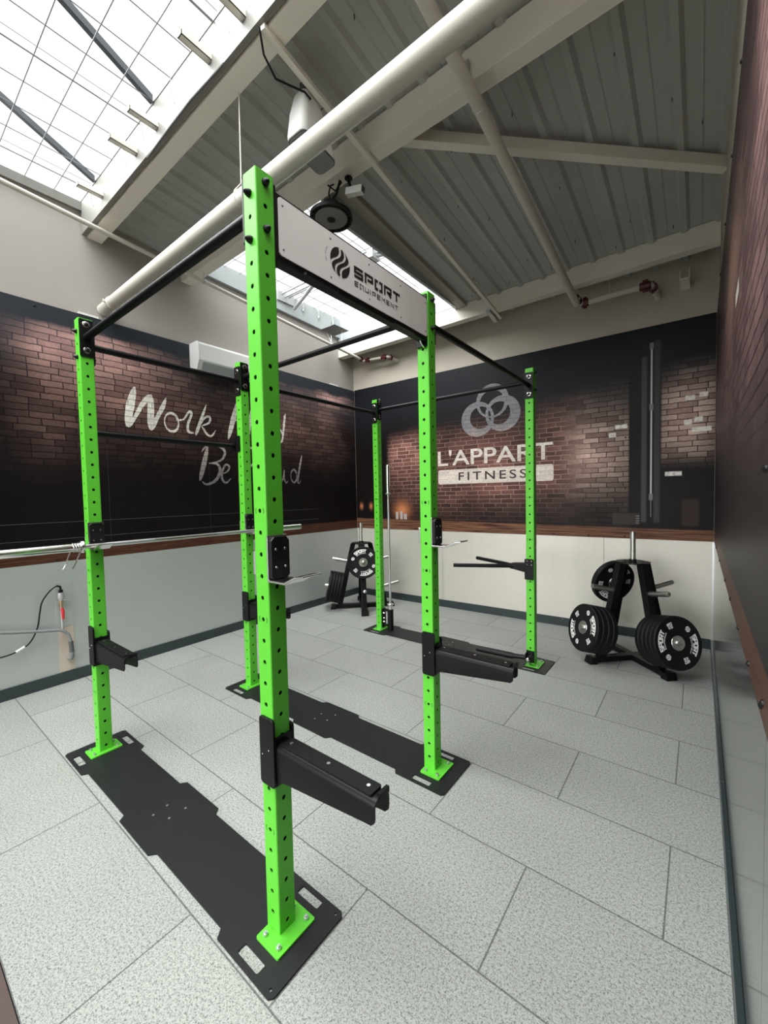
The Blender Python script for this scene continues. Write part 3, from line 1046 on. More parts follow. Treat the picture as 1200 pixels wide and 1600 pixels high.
def upright_mesh():
    mb = MB()
    fl_, r, c = HW - 0.005, 0.0088, 0.005
    zb, zt = 0.016, TOP
    for face in range(4):
        ang = face * PI / 2
        M0 = Matrix.Rotation(ang, 4, 'Z')
        # face 0 looks along -y, face 1 along +x
        off = 0.0 if face % 2 == 0 else -0.5
        n = 34 if face % 2 == 0 else 35
        cs = [Z0 + (i + off) * S_ for i in range(n)]
        bounds = [cs[0] - S_ / 2] + [cc + S_ / 2 for cc in cs]
        bounds[0] = max(bounds[0], zb + 0.001); bounds[-1] = min(bounds[-1], zt - 0.001)
        segs = [(zb, bounds[0])]
        def q(a0, a1, z0_, z1_):
            mb.add([(a0, -HW, z0_), (a1, -HW, z0_), (a1, -HW, z1_), (a0, -HW, z1_)], [(0, 1, 2, 3)], M0)
        q(-fl_, fl_, zb, bounds[0]); q(-fl_, fl_, bounds[-1], zt)
        for i, cc in enumerate(cs):
            a, b = bounds[i], bounds[i + 1]
            outer = []
            for (x0, z0_), (x1, z1_) in (((fl_, a), (fl_, b)), ((fl_, b), (-fl_, b)), ((-fl_, b), (-fl_, a)), ((-fl_, a), (fl_, a))):
                for t in (0, 1 / 3, 2 / 3):
                    outer.append((x0 + (x1 - x0) * t, z0_ + (z1_ - z0_) * t))
            m_ = len(outer)
            vs = [(u, -HW, v) for u, v in outer]
            inn = []
            for u, v in outer:
                d = math.hypot(u, v - cc)
                inn.append((u / d * r, cc + (v - cc) / d * r))
            vs += [(u, -HW, v) for u, v in inn] + [(u, -HW + 0.004, v) for u, v in inn]
            fs = []
            for k in range(m_):
                k2 = (k + 1) % m_
                fs.append((k, k2, m_ + k2, m_ + k)); fs.append((m_ + k, m_ + k2, 2 * m_ + k2, 2 * m_ + k))
            mb.add(vs, fs, M0)
        # rounded corner strip
        mb.add([(fl_, -HW, zb), (HW - 0.0015, -HW + 0.0015, zb), (HW - 0.0015, -HW + 0.0015, zt), (fl_, -HW, zt)], [(0, 1, 2, 3)], M0)
        mb.add([(HW - 0.0015, -HW + 0.0015, zb), (HW, -fl_, zb), (HW, -fl_, zt), (HW - 0.0015, -HW + 0.0015, zt)], [(0, 1, 2, 3)], M0)
    o = HW - 0.0008
    mb.add([(-o, -o, zt), (o, -o, zt), (o, o, zt), (-o, o, zt)], [(0, 1, 2, 3)])
    me = bpy.data.meshes.new('upright')
    bm = bmesh.new()
    vs = [bm.verts.new(v) for v in mb.v]
    for f in mb.f:
        bm.faces.new([vs[i] for i in f])
    # bare dark steel inside of the hollow section
    h = HW - 0.0065
    iv = [bm.verts.new((x, y, z)) for x in (-h, h) for y in (-h, h) for z in (zb + 0.001, zt - 0.002)]
    for q in ((0, 1, 3, 2), (4, 6, 7, 5), (0, 4, 5, 1), (2, 3, 7, 6)):
        bm.faces.new([iv[i] for i in q]).material_index = 1
    bm.normal_update()
    bm.to_mesh(me); bm.free()
    me.materials.append(MAT['green'])
    me.materials.append(MAT['dark_inside'])
    return me


UM = upright_mesh()
arc = MB()
for kk in (4, 9, 14, 19):
    for sg in (-1, 1):
        zc = Z0 + kk * S_
        pts = [(sg * 0.020, zc - 0.010), (sg * 0.023, zc - 0.004), (sg * 0.023, zc + 0.004), (sg * 0.020, zc + 0.010)]
        for fy in (-1, 1):
            quads_to_mb(arc, stroke2d(pts, 0.003), lambda u, v, fy=fy: (u, fy * (HW + 0.0004), v))
ARC = arc.mesh('hole_marks')
FOOT = {'A': (-0.072, 0.058), 'D': (-0.072, 0.058), 'B': (-0.095, 0.030), 'C': (-0.095, 0.030), 'E': (-0.095, 0.030), 'F': (-0.072, 0.058)}
nutm = MB().prism([(0.010 * math.cos(a * PI / 3), 0.010 * math.sin(a * PI / 3)) for a in range(6)], 0.0, 0.009)
nutm.tube([(0, 0, 0.009), (0, 0, 0.015)], 0.0055, 8)
NUT = nutm.mesh('nut')
for kx, (cx, cy) in UC.items():
    u = obj('upright', UM, 'green', rack, loc=(cx, cy, 0))
    obj('hole_marks', ARC, 'dark_hole', u)
    x0, x1 = FOOT[kx]
    gx = ULAB[kx][0]; gy = ULAB[kx][1]
    f = obj('foot_plate', MB().prism(rrect(gx + x0, gx + x1, gy - 0.055, gy + 0.125, 0.008), 0.0075, 0.0165), 'green', rack, bevel=0.001)
    for ax in (0.2, 0.8):
        for py in (gy - 0.030, gy + 0.101):
            obj('nut', NUT, 'zinc', f, loc=(gx + x0 + (x1 - x0) * ax, py, 0.0165))

# floor plates with notched edges and hand slots
def base_plate(y0):
    a, b = y0 - 0.142, y0 + 0.210
    i_ = 0.030
    bot = [(-2.033, a + 0.015), (-2.018, a), (-1.712, a), (-1.690, a + i_), (-1.146, a + i_), (-1.122, a), (-0.788, a), (-0.760, a + i_),
           (-0.214, a + i_), (-0.190, a), (0.117, a), (0.132, a + 0.015)]
    top = [(x, y0 + 0.034 * 2 - (y - y0)) for x, y in bot][::-1]
    outer = bot + top
    bm = bmesh.new()
    def loop(pts):
        vs = [bm.verts.new((x, y, 0)) for x, y in pts]
        return [bm.edges.new((vs[i], vs[(i + 1) % len(vs)])) for i in range(len(vs))]
    es = loop(outer)
    for sx0, sx1 in ((-0.089, 0.030), (-1.945, -1.812)):
        for sy0, sy1 in ((y0 - 0.122, y0 - 0.085), (y0 + 0.157, y0 + 0.192)):
            es += loop(rrect(sx0, sx1, sy0, sy1, 0.006, 2)[::-1])
    for hx in (0.105,):
        for hy in (a + 0.022, b - 0.022):
            es += loop([(hx + 0.006 * math.cos(t * PI / 5), hy + 0.006 * math.sin(t * PI / 5)) for t in range(10)][::-1])
    r = bmesh.ops.triangle_fill(bm, edges=es, use_beauty=True)
    fs = [g for g in r['geom'] if isinstance(g, bmesh.types.BMFace)]
    ex = bmesh.ops.extrude_face_region(bm, geom=fs)
    for g in ex['geom']:
        if isinstance(g, bmesh.types.BMVert):
            g.co.z += 0.0065
    bmesh.ops.translate(bm, verts=bm.verts, vec=(0, 0, 0.001))
    bmesh.ops.recalc_face_normals(bm, faces=bm.faces)
    me = bpy.data.meshes.new('base_plate')
    bm.to_mesh(me); bm.free()
    return me


PS = MB().tube([(0, 0, 0), (0, 0, 0.0015)], 0.006, 10).mesh('screw')
PH = MB().tube([(0, 0, 0), (0, 0, 0.0008)], 0.005, 10).mesh('hole')
for y0 in (0.0, D1, D1 + D2):
    p = obj('base_plate', base_plate(y0), 'plate_black', rack)
    for sx, sy in ((-1.03, 0.055), (-0.93, 0.105), (-0.93, 0.02), (-1.02, -0.02)):
        obj('screw', PS, 'zinc', p, loc=(sx, y0 + sy, 0.0075))

# crossbars
capm = MB().lathe([(0, 0.0135), (0.006, 0.0135), (0.012, 0.0115), (0.020, 0.007), (0.024, 0.002)], 14).mesh('bolt_cap', True)
wash = MB().lathe([(0, 0.0205), (0.002, 0.0205), (0.0032, 0.018)], 20)
WASH = wash.mesh('washer', True)
HEAD = MB().lathe([(0.003, 0.0125), (0.008, 0.0120), (0.013, 0.007)], 14).mesh('bolt_head', True)
RX = {'+x': Matrix.Identity(4), '-x': Matrix.Rotation(PI, 4, 'Z'), '+y': Matrix.Rotation(PI / 2, 4, 'Z'), '-y': Matrix.Rotation(-PI / 2, 4, 'Z')}
zx, zy = Z0 + 32.5 * S_, Z0 + 32 * S_
TH = 0.008


def flange(ku, face, par):
    """end plate with two bolts on one face of an upright; black caps on the opposite face"""
    cx, cy = UC[ku]
    zc = zx if 'x' in face else zy
    M0 = Matrix.Translation((cx, cy, 0)) @ RX[face]
    mb = MB().prism(rrect(-HW + 0.001, HW - 0.001, zc - 0.120, zc + (0.112 if 'x' in face else 0.120), 0.008), HW, HW + TH, 'x')
    e = obj('end_plate', mb, 'black', par); e.matrix_world = M0
    for dz in (-S_, S_):
        wv = obj('washer', WASH, 'chrome', par)
        wv.matrix_world = M0 @ Matrix.Translation((HW + TH, 0, zc + dz))
        h = obj('bolt_head', HEAD, 'pad', par)
        h.matrix_world = M0 @ Matrix.Translation((HW + TH, 0, zc + dz))


def caps(ku, face):
    cx, cy = UC[ku]
    zc = zx if 'x' in face else zy
    M0 = Matrix.Translation((cx, cy, 0)) @ RX[face]
    for dz in (-S_, S_):
        c = obj('bolt_cap', capm, 'pad', rack)
        c.matrix_world = M0 @ Matrix.Translation((HW, 0, zc + dz))


def crossbar(k0, f0, k1, f1, r=0.0205):
    z = zx if 'x' in f0 else zy
    (ax, ay), (bx, by) = UC[k0], UC[k1]
    if 'x' in f0:
        s = 1 if f0 == '+x' else -1
        p, q = (ax + s * (HW + TH), ay, z), (bx - s * (HW + TH), by, z)
    else:
        s = 1 if f0 == '+y' else -1
        p, q = (ax, ay + s * (HW + TH), z), (bx, by - s * (HW + TH), z)
    b = obj('crossbar', MB().tube([p, q], r, 20), 'black', rack, smooth=True)
    flange(k0, f0, b); flange(k1, f1, b)


crossbar('B', '+x', 'A', '-x', 0.021)
crossbar('B', '+y', 'C', '-y')
crossbar('C', '+x', 'D', '-x')
crossbar('C', '+y', 'E', '-y')
crossbar('D', '+y', 'F', '-y')
crossbar('E', '+x', 'F', '-x')
for ku, fc in (('A', '+x'), ('A', '-y'), ('B', '-x'), ('B', '-y'), ('D', '+x'), ('F', '+x'), ('F', '+y'), ('E', '+y')):
    caps(ku, fc)
# lower pull-up bar between B and C
(bx, by), (cx, cy) = UC['B'], UC['C']
zl = 2.105
b = obj('crossbar', MB().tube([(bx - HW - 0.030, by + 0.01, zl), (cx - HW - 0.030, cy - HW - 0.012, zl)], 0.019, 18), 'black', rack, smooth=True)
for (ux, uy), sg in (((bx, by), 1), ((cx, cy), -1)):
    pl = MB().box(ux - HW - 0.012, ux - HW, uy - HW, uy + HW, zl - 0.05, zl + 0.12)
    pl.box(ux - HW - 0.052, ux - HW - 0.012, uy + sg * HW - 0.006 - (0.012 if sg < 0 else -0.002), uy + sg * HW + 0.006, zl - 0.05, zl + 0.05)
    obj('end_plate', pl, 'black', b, bevel=0.002)
c_ = MB().prism(rrect(cx - HW - 0.010, cx - HW + 0.045, zl - 0.05, zl + 0.085, 0.012), cy - HW - 0.010, cy - HW, 'y')
obj('end_plate', c_, 'black', b)

# sign between A and D
ys0, ys1 = W_ + 0.002, D1 - 0.002
sg_mb = MB().box(-0.014, -0.006, ys0 + 0.010, ys1 - 0.010, 2.528, 2.768)
sg_mb.box(-0.075, -0.006, ys0, ys0 + 0.010, 2.50, 2.79).box(-0.075, -0.006, ys1 - 0.010, ys1, 2.50, 2.79)
pl = [(ys0 + 0.01, -0.044), (ys0 + 0.01, -0.004), (0.213, -0.004), (0.219, 0.006), (0.39, 0.006), (0.41, -0.004), (0.80, -0.004), (0.815, 0.006),
      (0.985, 0.006), (1.0, -0.004), (ys1 - 0.01, -0.004), (ys1 - 0.01, -0.044)]
sg_mb.add([(x, y, z) for z in (2.522, 2.532) for y, x in pl], [tuple(range(12))[::-1], tuple(range(12, 24))] + [(i, (i + 1) % 12, 12 + (i + 1) % 12, 12 + i) for i in range(12)])
sign = obj('sign_frame', sg_mb, 'black', rack)
face = obj('sign_face', MB().prism(rrect(0.097, 1.122, 2.548, 2.758, 0.012), -0.006, -0.001, 'x'), 'sign_white', sign)
mb = MB()
sf = lambda u, v: (0.0002, u, v)
quads_to_mb(mb, block_text('SPORT', 0.507, 0.857, 2.636, 2.680, 0.0125, 0.22), sf)
quads_to_mb(mb, block_text('EQUIPEMENT', 0.507, 0.840, 2.595, 2.6165, 0.0042, 0.32), sf)
quads_to_mb(mb, ball_logo(0.418, 2.655, 0.060, -14), sf)
for a in (2.62, 2.9, 3.25):
    pts = [(0.418 + 0.088 * math.cos(a + t * 0.09), 2.655 + 0.068 * math.sin(a + t * 0.09)) for t in range(4)]
    quads_to_mb(mb, stroke2d(pts, 0.0016), sf)
obj('lettering', mb, 'print_black', face)
SG = MB().lathe([(0, 0.004), (0.0015, 0.0035)], 8).mesh('screw')
for yy in (0.115, 0.362, 0.613, 0.866, 1.105):
    for zz in (2.572, 2.73):
        obj('screw', SG, 'dark_grey', face, loc=(-0.001, yy, zz))
obj('gusset', MB().prism([(1.075, 2.532), (D1, 2.532), (D1, 2.49), (1.10, 2.505)], -0.03, -0.022, 'x'), 'chrome', sign)


# ------------------------------------------------------------------ J-hooks (local origin = upright centre at floor)
def jhook(label, loc):
    t = thing('j_hook', label, 'bar hook', loc, 'hooks that hold the barbell')
    x = HW
    # chrome back plate, floor and turned-up lip in one bent strip
    prof = [(x, 1.520), (x, 1.352), (x + 0.095, 1.352), (x + 0.150, 1.378), (x + 0.190, 1.386), (x + 0.190, 1.392), (x + 0.147, 1.386),
            (x + 0.092, 1.361), (x + 0.007, 1.361), (x + 0.007, 1.520)]
    obj('hook_plate', MB().prism(prof, -0.043, 0.043, 'y'), 'chrome', t, bevel=0.0015)
    pad = [(-0.041, 1.372), (-0.030, 1.362), (0.030, 1.362), (0.041, 1.372), (0.041, 1.500), (0.026, 1.516), (-0.026, 1.516), (-0.041, 1.500)]
    p = obj('pad', MB().prism(pad, x + 0.007, x + 0.026, 'x'), 'pad', t, bevel=0.003)
    for dy in (-0.020, 0.020):
        for zz in (1.405, 1.470):
            obj('screw', MB().lathe([(x + 0.026, 0.0055), (x + 0.028, 0.0045)], 10, Matrix.Translation((0, dy, zz))), 'chrome', p)
    obj('catch_plate', MB().box(-HW - 0.014, -HW, -HW, HW, 1.37, 1.46), 'chrome', t, bevel=0.002)
    return t


jA = jhook('chrome bar hook with black pad on the nearest tall post', (*UC['A'], 0))
dup(jA, 'chrome bar hook under the near end of the barbell, beside the spring clip', (*UC['B'], 0))
dup(jA, 'chrome bar hook under the far end of the barbell, behind the nearest post', (*UC['C'], 0))
dup(jA, 'empty chrome bar hook on the post at the far end of the white sign', (*UC['D'], 0))


# ------------------------------------------------------------------ spotter arms
def spotter(label, loc):
    t = thing('spotter_arm', label, 'safety arm', loc, 'safety arms on the rack posts')
    sl = MB()
    sl.prism(rrect(-0.034, HW + 0.012, 0.588, 0.845, 0.014), -HW - 0.010, -HW, 'y')
    sl.prism(rrect(-0.034, HW + 0.012, 0.588, 0.800, 0.014), HW, HW + 0.010, 'y')
    sl.box(HW, HW + 0.010, -HW, HW, 0.592, 0.772)
    obj('mounting_plate', sl, 'black', t, bevel=0.002)
    x0, x1 = HW + 0.010, 0.520
    hw = 0.037
    arm = MB()
    def section(x, zb, t=0.0):
        # rounded inverted channel: outer outline from one lower edge over the top to the other
        o_ = [(-hw, zb), (-hw, 0.724)]
        for k in range(1, 6):
            a = PI - k * PI / 10
            o_.append((-hw + 0.026 + 0.026 * math.cos(a), 0.724 + 0.026 * math.sin(a)))
        o_ += [(-y, z) for y, z in o_[::-1]]
        i_ = [(max(-hw + 0.005, min(hw - 0.005, y * 0.86)), z if z < 0.70 else z - 0.005) for y, z in o_]
        return [(x, y, z) for y, z in o_], [(x, y, z) for y, z in i_]
    st_ = [(x0, 0.600), (x0 + 0.012, 0.606), (x0 + 0.028, 0.622), (x1 - 0.045, 0.668), (x1 - 0.022, 0.670), (x1 - 0.010, 0.682), (x1 - 0.008, 0.70)]
    vs, fs = [], []
    for x, zb in st_:
        a_, b_ = section(x, zb)
        vs += a_ + b_
    m_ = len(a_)
    for q in range(len(st_) - 1):
        for k in range(m_ - 1):
            p0, p1 = q * 2 * m_ + k, (q + 1) * 2 * m_ + k
            fs += [(p0, p0 + 1, p1 + 1, p1), (m_ + p0, m_ + p0 + 1, m_ + p1 + 1, m_ + p1)]
        for k in (0, m_ - 1):
            p0, p1 = q * 2 * m_ + k, (q + 1) * 2 * m_ + k
            fs.append((p0, p1, m_ + p1, m_ + p0))
    for q in (0, len(st_) - 1):
        for k in range(m_ - 1):
            p0 = q * 2 * m_ + k
            fs.append((p0, p0 + 1, m_ + p0 + 1, m_ + p0))
    arm.add(vs, fs)
    arm.box(x1 - 0.016, x1 - 0.004, -0.012, hw - 0.004, 0.742, 0.760)
    obj('arm', arm, 'black', t, smooth=True, angle=50)
    st = obj('wear_strip', MB().prism(rrect(x0 + 0.02, x1 - 0.028, -0.027, 0.027, 0.006), 0.750, 0.757), 'pad', t)
    for xx in (x0 + 0.045, (x0 + x1) / 2, x1 - 0.06):
        obj('screw', MB().tube([(xx, 0, 0.757), (xx, 0, 0.7585)], 0.0065, 12), 'chrome', st)
    for xx, zz in ((-0.018, 0.70), (0.02, 0.725)):
        obj('screw', MB().lathe([(0.0, 0.003), (0.0012, 0.002)], 8, Matrix.Translation((xx, -HW - 0.010, zz)) @ Matrix.Rotation(-PI / 2, 4, 'Z')), 'chrome', t)
    return t


sA = spotter('large black safety arm low on the nearest tall post', (*UC['A'], 0))
dup(sA, 'black safety arm low on the far left post, above the gap to the hoses', (*UC['B'], 0))
dup(sA, 'black safety arm mostly hidden behind the nearest post', (*UC['C'], 0))
dup(sA, 'black safety arm on the post right of the middle floor plate', (*UC['D'], 0))

# ------------------------------------------------------------------ barbells
def barbell_parts(t, L0, L1, c0, c1):
    """bar along local +X"""
    obj('shaft', MB().tube([(c0, 0, 0), (c1, 0, 0)], 0.014, 16), 'steel', t, smooth=True)
    for a, b in ((L0, c0), (c1, L1)):
        s_ = MB().lathe([(a, 0.021), (a + 0.004, 0.025), (b - 0.004, 0.025), (b, 0.021)], 24)
        obj('sleeve', s_, 'chrome', t, smooth=True)
    for c, d in ((c0, 1), (c1, -1)):
        s_ = MB().lathe([(c - 0.004, 0.036), (c - 0.001, 0.038), (c + 0.013, 0.038), (c + 0.016, 0.034)], 24, Matrix.Translation((-0.006, 0, 0)))
        obj('collar', s_, 'chrome', t, smooth=True)
    for a, b in ((c0 + 0.13, c0 + 0.42), (c1 - 0.42, c1 - 0.13)):
        obj('knurled_grip', MB().lathe([(a, 0.0142), (b, 0.0142)], 16), 'zinc', t, smooth=True)


bar = thing('barbell', 'long chrome barbell lying across the two left rack posts', 'barbell', (-LX + 0.07, 0, 1.3755))
bar.rotation_euler = (0, 0, PI / 2)
barbell_parts(bar, -0.49, 1.683, -0.058, 1.252)
# spring clip on its near sleeve
cl = MB()
pts = []
for i in range(40):
    a = i / 12 * 2 * PI
    pts.append((0.028 * math.cos(a), -0.004 * i / 12 * 3, 0.028 * math.sin(a)))
cl.tube(pts, 0.0032, 8)
clip = obj('spring_clip', cl, 'chrome', smooth=True)
clip.location = (-LX + 0.07, -0.070, 1.3755)
tag(clip, 'chrome wire spring clip hanging on the near barbell sleeve', 'spring clip')
hb = MB()
for dx, dy in ((0.026, 0.0), (-0.020, -0.040)):
    hb.tube([(dx, dy, -0.012), (dx * 0.9 - 0.01, dy - 0.015, -0.06), (dx * 0.6 - 0.015, dy - 0.03, -0.105), (dx * 0.6, dy - 0.045, -0.125), (dx * 0.2 + 0.005, dy - 0.03, -0.10), (dx * 0.3, dy - 0.02, -0.075)], 0.0028, 8)
obj('clip_handle', hb, 'chrome', clip, smooth=True)

# upright barbell in its holder on post E
VX, VY = -1.745, D1 + D2 + HW + 0.01
vb = thing('barbell', 'chrome barbell standing upright in the floor holder by the far left post', 'barbell', (VX, VY, 0))
vb.rotation_euler = (0, -PI / 2, 0)
barbell_parts(vb, 0.022, 2.018, 0.325, 1.676)
hd = thing('barbell_holder', 'short black tube holder bolted to the far left post foot', 'bar holder', (VX, VY, 0))
ht = MB()
seg = 20
vs = []
for z in (0.0085, 0.262):
    for r in (0.036, 0.030):
        vs += [(r * math.cos(2 * PI * k / seg), r * math.sin(2 * PI * k / seg), z) for k in range(seg)]
fs = []
for k in range(seg):
    k2 = (k + 1) % seg
    fs += [(k, k2, 2 * seg + k2, 2 * seg + k), (seg + k, seg + k2, 3 * seg + k2, 3 * seg + k), (2 * seg + k, 2 * seg + k2, 3 * seg + k2, 3 * seg + k), (k, k2, seg + k2, seg + k)]
ht.add(vs, fs)
ht.tube([(0, 0, 0.0085), (0, 0, 0.014)], 0.034, 20)
obj('tube', ht, 'black', hd, smooth=True)
xf = UC['E'][0] + HW - VX
obj('bracket', MB().box(xf, xf + 0.010, -0.035, 0.035, 0.03, 0.26).tube([(xf + 0.01, 0, 0.245), (-0.03, 0, 0.245)], 0.016, 10)
    .tube([(xf + 0.01, 0, 0.06), (-0.03, 0, 0.06)], 0.016, 10), 'black', hd)
for zz in (0.10, 0.145, 0.205):
    obj('bolt', MB().lathe([(xf + 0.010, 0.013), (xf + 0.022, 0.011), (xf + 0.03, 0.005)], 12, Matrix.Translation((0, -0.012, zz))), 'chrome', hd, smooth=True)

# ------------------------------------------------------------------ dip handle and landmine on post F
fx, fy = UC['F']
dip = thing('dip_handle', 'black V shaped dip handle reaching left from the far right post', 'dip handle', (fx, fy, 0.94))
obj('mounting_plate', MB().prism(rrect(-HW - 0.012, HW - 0.004, -0.115, 0.085, 0.012), -HW - 0.010, -HW, 'y')
    .prism(rrect(-HW - 0.012, HW - 0.004, -0.115, 0.085, 0.012), HW, HW + 0.010, 'y')
    .box(-HW - 0.012, -HW, -HW, HW, -0.10, 0.07), 'black', dip, bevel=0.002)
obj('neck', MB().prism([(-HW - 0.012, -0.05), (-HW - 0.012, 0.04), (-0.17, 0.030), (-0.20, 0.024), (-0.20, -0.026), (-0.17, -0.028)], -0.032, 0.032, 'y'), 'black', dip, bevel=0.004)
for sg in (-1, 1):
    obj('grip', MB().tube([(-0.16, sg * 0.012, 0), (-0.21, sg * 0.03, 0), (-0.27, sg * 0.065, 0), (-0.36, sg * 0.115, 0), (-0.685, sg * 0.275, 0)], 0.019, 16), 'black', dip, smooth=True)
for dx in (-0.02, 0.02):
    for dz in (0.03, 0.065):
        obj('screw', MB().lathe([(0, 0.005), (0.002, 0.004)], 10, Matrix.Translation((dx - 0.004, -HW - 0.010, dz)) @ Matrix.Rotation(-PI / 2, 4, 'Z')), 'chrome', dip)
lm = thing('landmine', 'black landmine bar sleeve hinged at the foot of the far right post', 'landmine', (fx, fy - HW - 0.01, 0.085))
obj('bracket', MB().box(-0.036, 0.036, -0.002, 0.010, -0.055, 0.060).box(-0.032, -0.024, -0.06, 0.0, -0.03, 0.045).box(0.024, 0.032, -0.06, 0.0, -0.03, 0.045)
    , 'black', lm, bevel=0.002)
obj('pivot', MB().lathe([(-0.045, 0.012), (-0.04, 0.018), (0.04, 0.018), (0.045, 0.012)], 16, Matrix.Translation((0, -0.042, 0)) @ Matrix.Rotation(PI / 2, 4, 'Z')), 'chrome', lm, smooth=True)
obj('sleeve', MB().tube([(-0.03, -0.042, 0.004), (-0.13, -0.045, -0.004), (-0.17, -0.048, -0.006), (-0.52, -0.058, -0.008)], [0.020, 0.022, 0.029, 0.029], 18), 'black', lm, smooth=True)


# ================================================================== PLATE TREES AND BUMPER PLATES
TILT = math.radians(12.9)


def plate_tree(label, loc):
    t = thing('plate_tree', label, 'plate rack', loc, 'four legged plate trees')
    obj('post', MB().tube([(0, 0, 0.955), (0, 0, 1.257)], 0.0245, 20), 'steel', t, smooth=True)
    tp = [(0.155, 0.06), (0.06, 0.155), (-0.06, 0.155), (-0.155, 0.06), (-0.155, -0.06), (-0.06, -0.155), (0.06, -0.155), (0.155, -0.06)]
    tpl = obj('top_plate', MB().prism([(x * 0.93, y * 0.93) for x, y in tp], 0.955, 0.965).tube([(0, 0, 0.955), (0, 0, 0.99)], 0.032, 18), 'black', t, bevel=0.001)
    for a in range(4):
        an = math.radians(45 + 90 * a)
        obj('bolt', MB().tube([(0.105 * math.cos(an), 0.105 * math.sin(an), 0.965), (0.105 * math.cos(an), 0.105 * math.sin(an), 0.973)], 0.008, 8), 'dark_grey', tpl)
    bs = MB()
    for an in (math.radians(45), math.radians(135)):
        M0 = Matrix.Rotation(an, 4, 'Z')
        bs.box(-0.45, 0.45, -0.036, 0.036, 0.012 if an < 1 else 0.0125, 0.062 if an < 1 else 0.0615, M0)
    obj('base', bs, 'black', t, bevel=0.003)
    for a in range(4):
        az = math.radians(45 + 90 * a)
        M0 = Matrix.Rotation(az, 4, 'Z')
        prof = [(0.372, 0.05), (0.300, 0.05), (0.090, 0.955), (0.158, 0.955)]
        leg = obj('leg', MB().prism(prof, -0.036, 0.036, 'y', M0), 'black', t, bevel=0.003)
        obj('foot', MB().prism([(0.40, 0.0), (0.475, 0.0), (0.455, 0.064), (0.40, 0.064)], -0.05, 0.05, 'y', M0), 'black', t, bevel=0.003)
        for zr, r0, ln in ((0.300, 0.285, 0.272), (0.695, 0.200, 0.235)):
            Mp = M0 @ Matrix.Translation((r0, 0, zr)) @ Matrix.Rotation(-TILT, 4, 'Y')
            obj('peg', MB().lathe([(-0.02, 0.0235), (ln - 0.012, 0.0235), (ln - 0.003, 0.021), (ln, 0.014)], 20, Mp), 'steel', t, smooth=True)
    return t


RRC, LRC = Vector((0.72, 3.68, 0)), Vector((-2.72, 3.635, 0))
pt = plate_tree('black plate tree with chrome pegs in the right back corner', RRC)
dup(pt, 'black plate tree with chrome pegs in the left back corner', LRC)


def plate_mesh(th):
    R = 0.225
    h = th / 2
    prof = [(-h + 0.004, 0.026), (-h + 0.004, 0.062), (-h + 0.004, 0.19), (-h, 0.200), (-h, R - 0.008), (-h + 0.006, R - 0.001), (-h + 0.010, R),
            (h - 0.010, R), (h - 0.006, R - 0.001), (h, R - 0.008), (h, 0.200), (h - 0.004, 0.19), (h - 0.004, 0.062), (h - 0.004, 0.026)]
    seg = 56
    mb = MB()
    vs, fs = [], []
    for x, r in prof:
        vs += [(x, r * math.cos(2 * PI * k / seg), r * math.sin(2 * PI * k / seg)) for k in range(seg)]
    n = len(prof)
    for i in range(n):
        j = (i + 1) % n
        for k in range(seg):
            k2 = (k + 1) % seg
            fs.append((i * seg + k, i * seg + k2, j * seg + k2, j * seg + k))
    mb.add(vs, fs)
    return mb.mesh('bumper', True, 30)


def plate_print(th):
    """two SPORT arcs, two ball marks, two 20 KG marks on each face"""
    mb = MB()
    h = th / 2 - 0.004 + 0.0006
    for side in (1, -1):
        for half in (0, PI):
            def arcmap(a_c, r0):
                def f(u, v):
                    a = half + a_c - u / (r0 + 0.014)
                    r = r0 + v
                    return (side * h, side * r * math.cos(a), r * math.sin(a))
                return f
            quads_to_mb(mb, block_text('SPoRT', -0.082, 0.082, 0.0, 0.042, 0.0115, 0.16, 3), arcmap(PI / 2, 0.142))
            quads_to_mb(mb, block_text('EQUIPEMENT', -0.070, 0.078, 0.0, 0.012, 0.0028, 0.3, 1), arcmap(PI / 2, 0.122))
            quads_to_mb(mb, ball_logo(0, 0.012, 0.024, -14), arcmap(PI / 2 + 0.95, 0.142))
            quads_to_mb(mb, block_text('20', -0.022, 0.022, 0.018, 0.038, 0.006, 0.25), arcmap(PI / 2 - 1.05, 0.138))
            quads_to_mb(mb, block_text('KG', -0.022, 0.022, -0.008, 0.012, 0.006, 0.25), arcmap(PI / 2 - 1.05, 0.138))
    return mb.mesh('lettering')


def hub_mesh(th):
    h = th / 2 - 0.0015
    seg = 36
    prof = [(-h, 0.0255), (-h, 0.060), (-h + 0.003, 0.0625), (h - 0.003, 0.0625), (h, 0.060), (h, 0.0255)]
    mb = MB()
    vs, fs = [], []
    for x, r in prof:
        vs += [(x, r * math.cos(2 * PI * k / seg), r * math.sin(2 * PI * k / seg)) for k in range(seg)]
    n = len(prof)
    for i in range(n):
        j = (i + 1) % n
        for k in range(seg):
            k2 = (k + 1) % seg
            fs.append((i * seg + k, i * seg + k2, j * seg + k2, j * seg + k))
    return mb.add(vs, fs).mesh('hub', True, 30)


PCACHE = {}


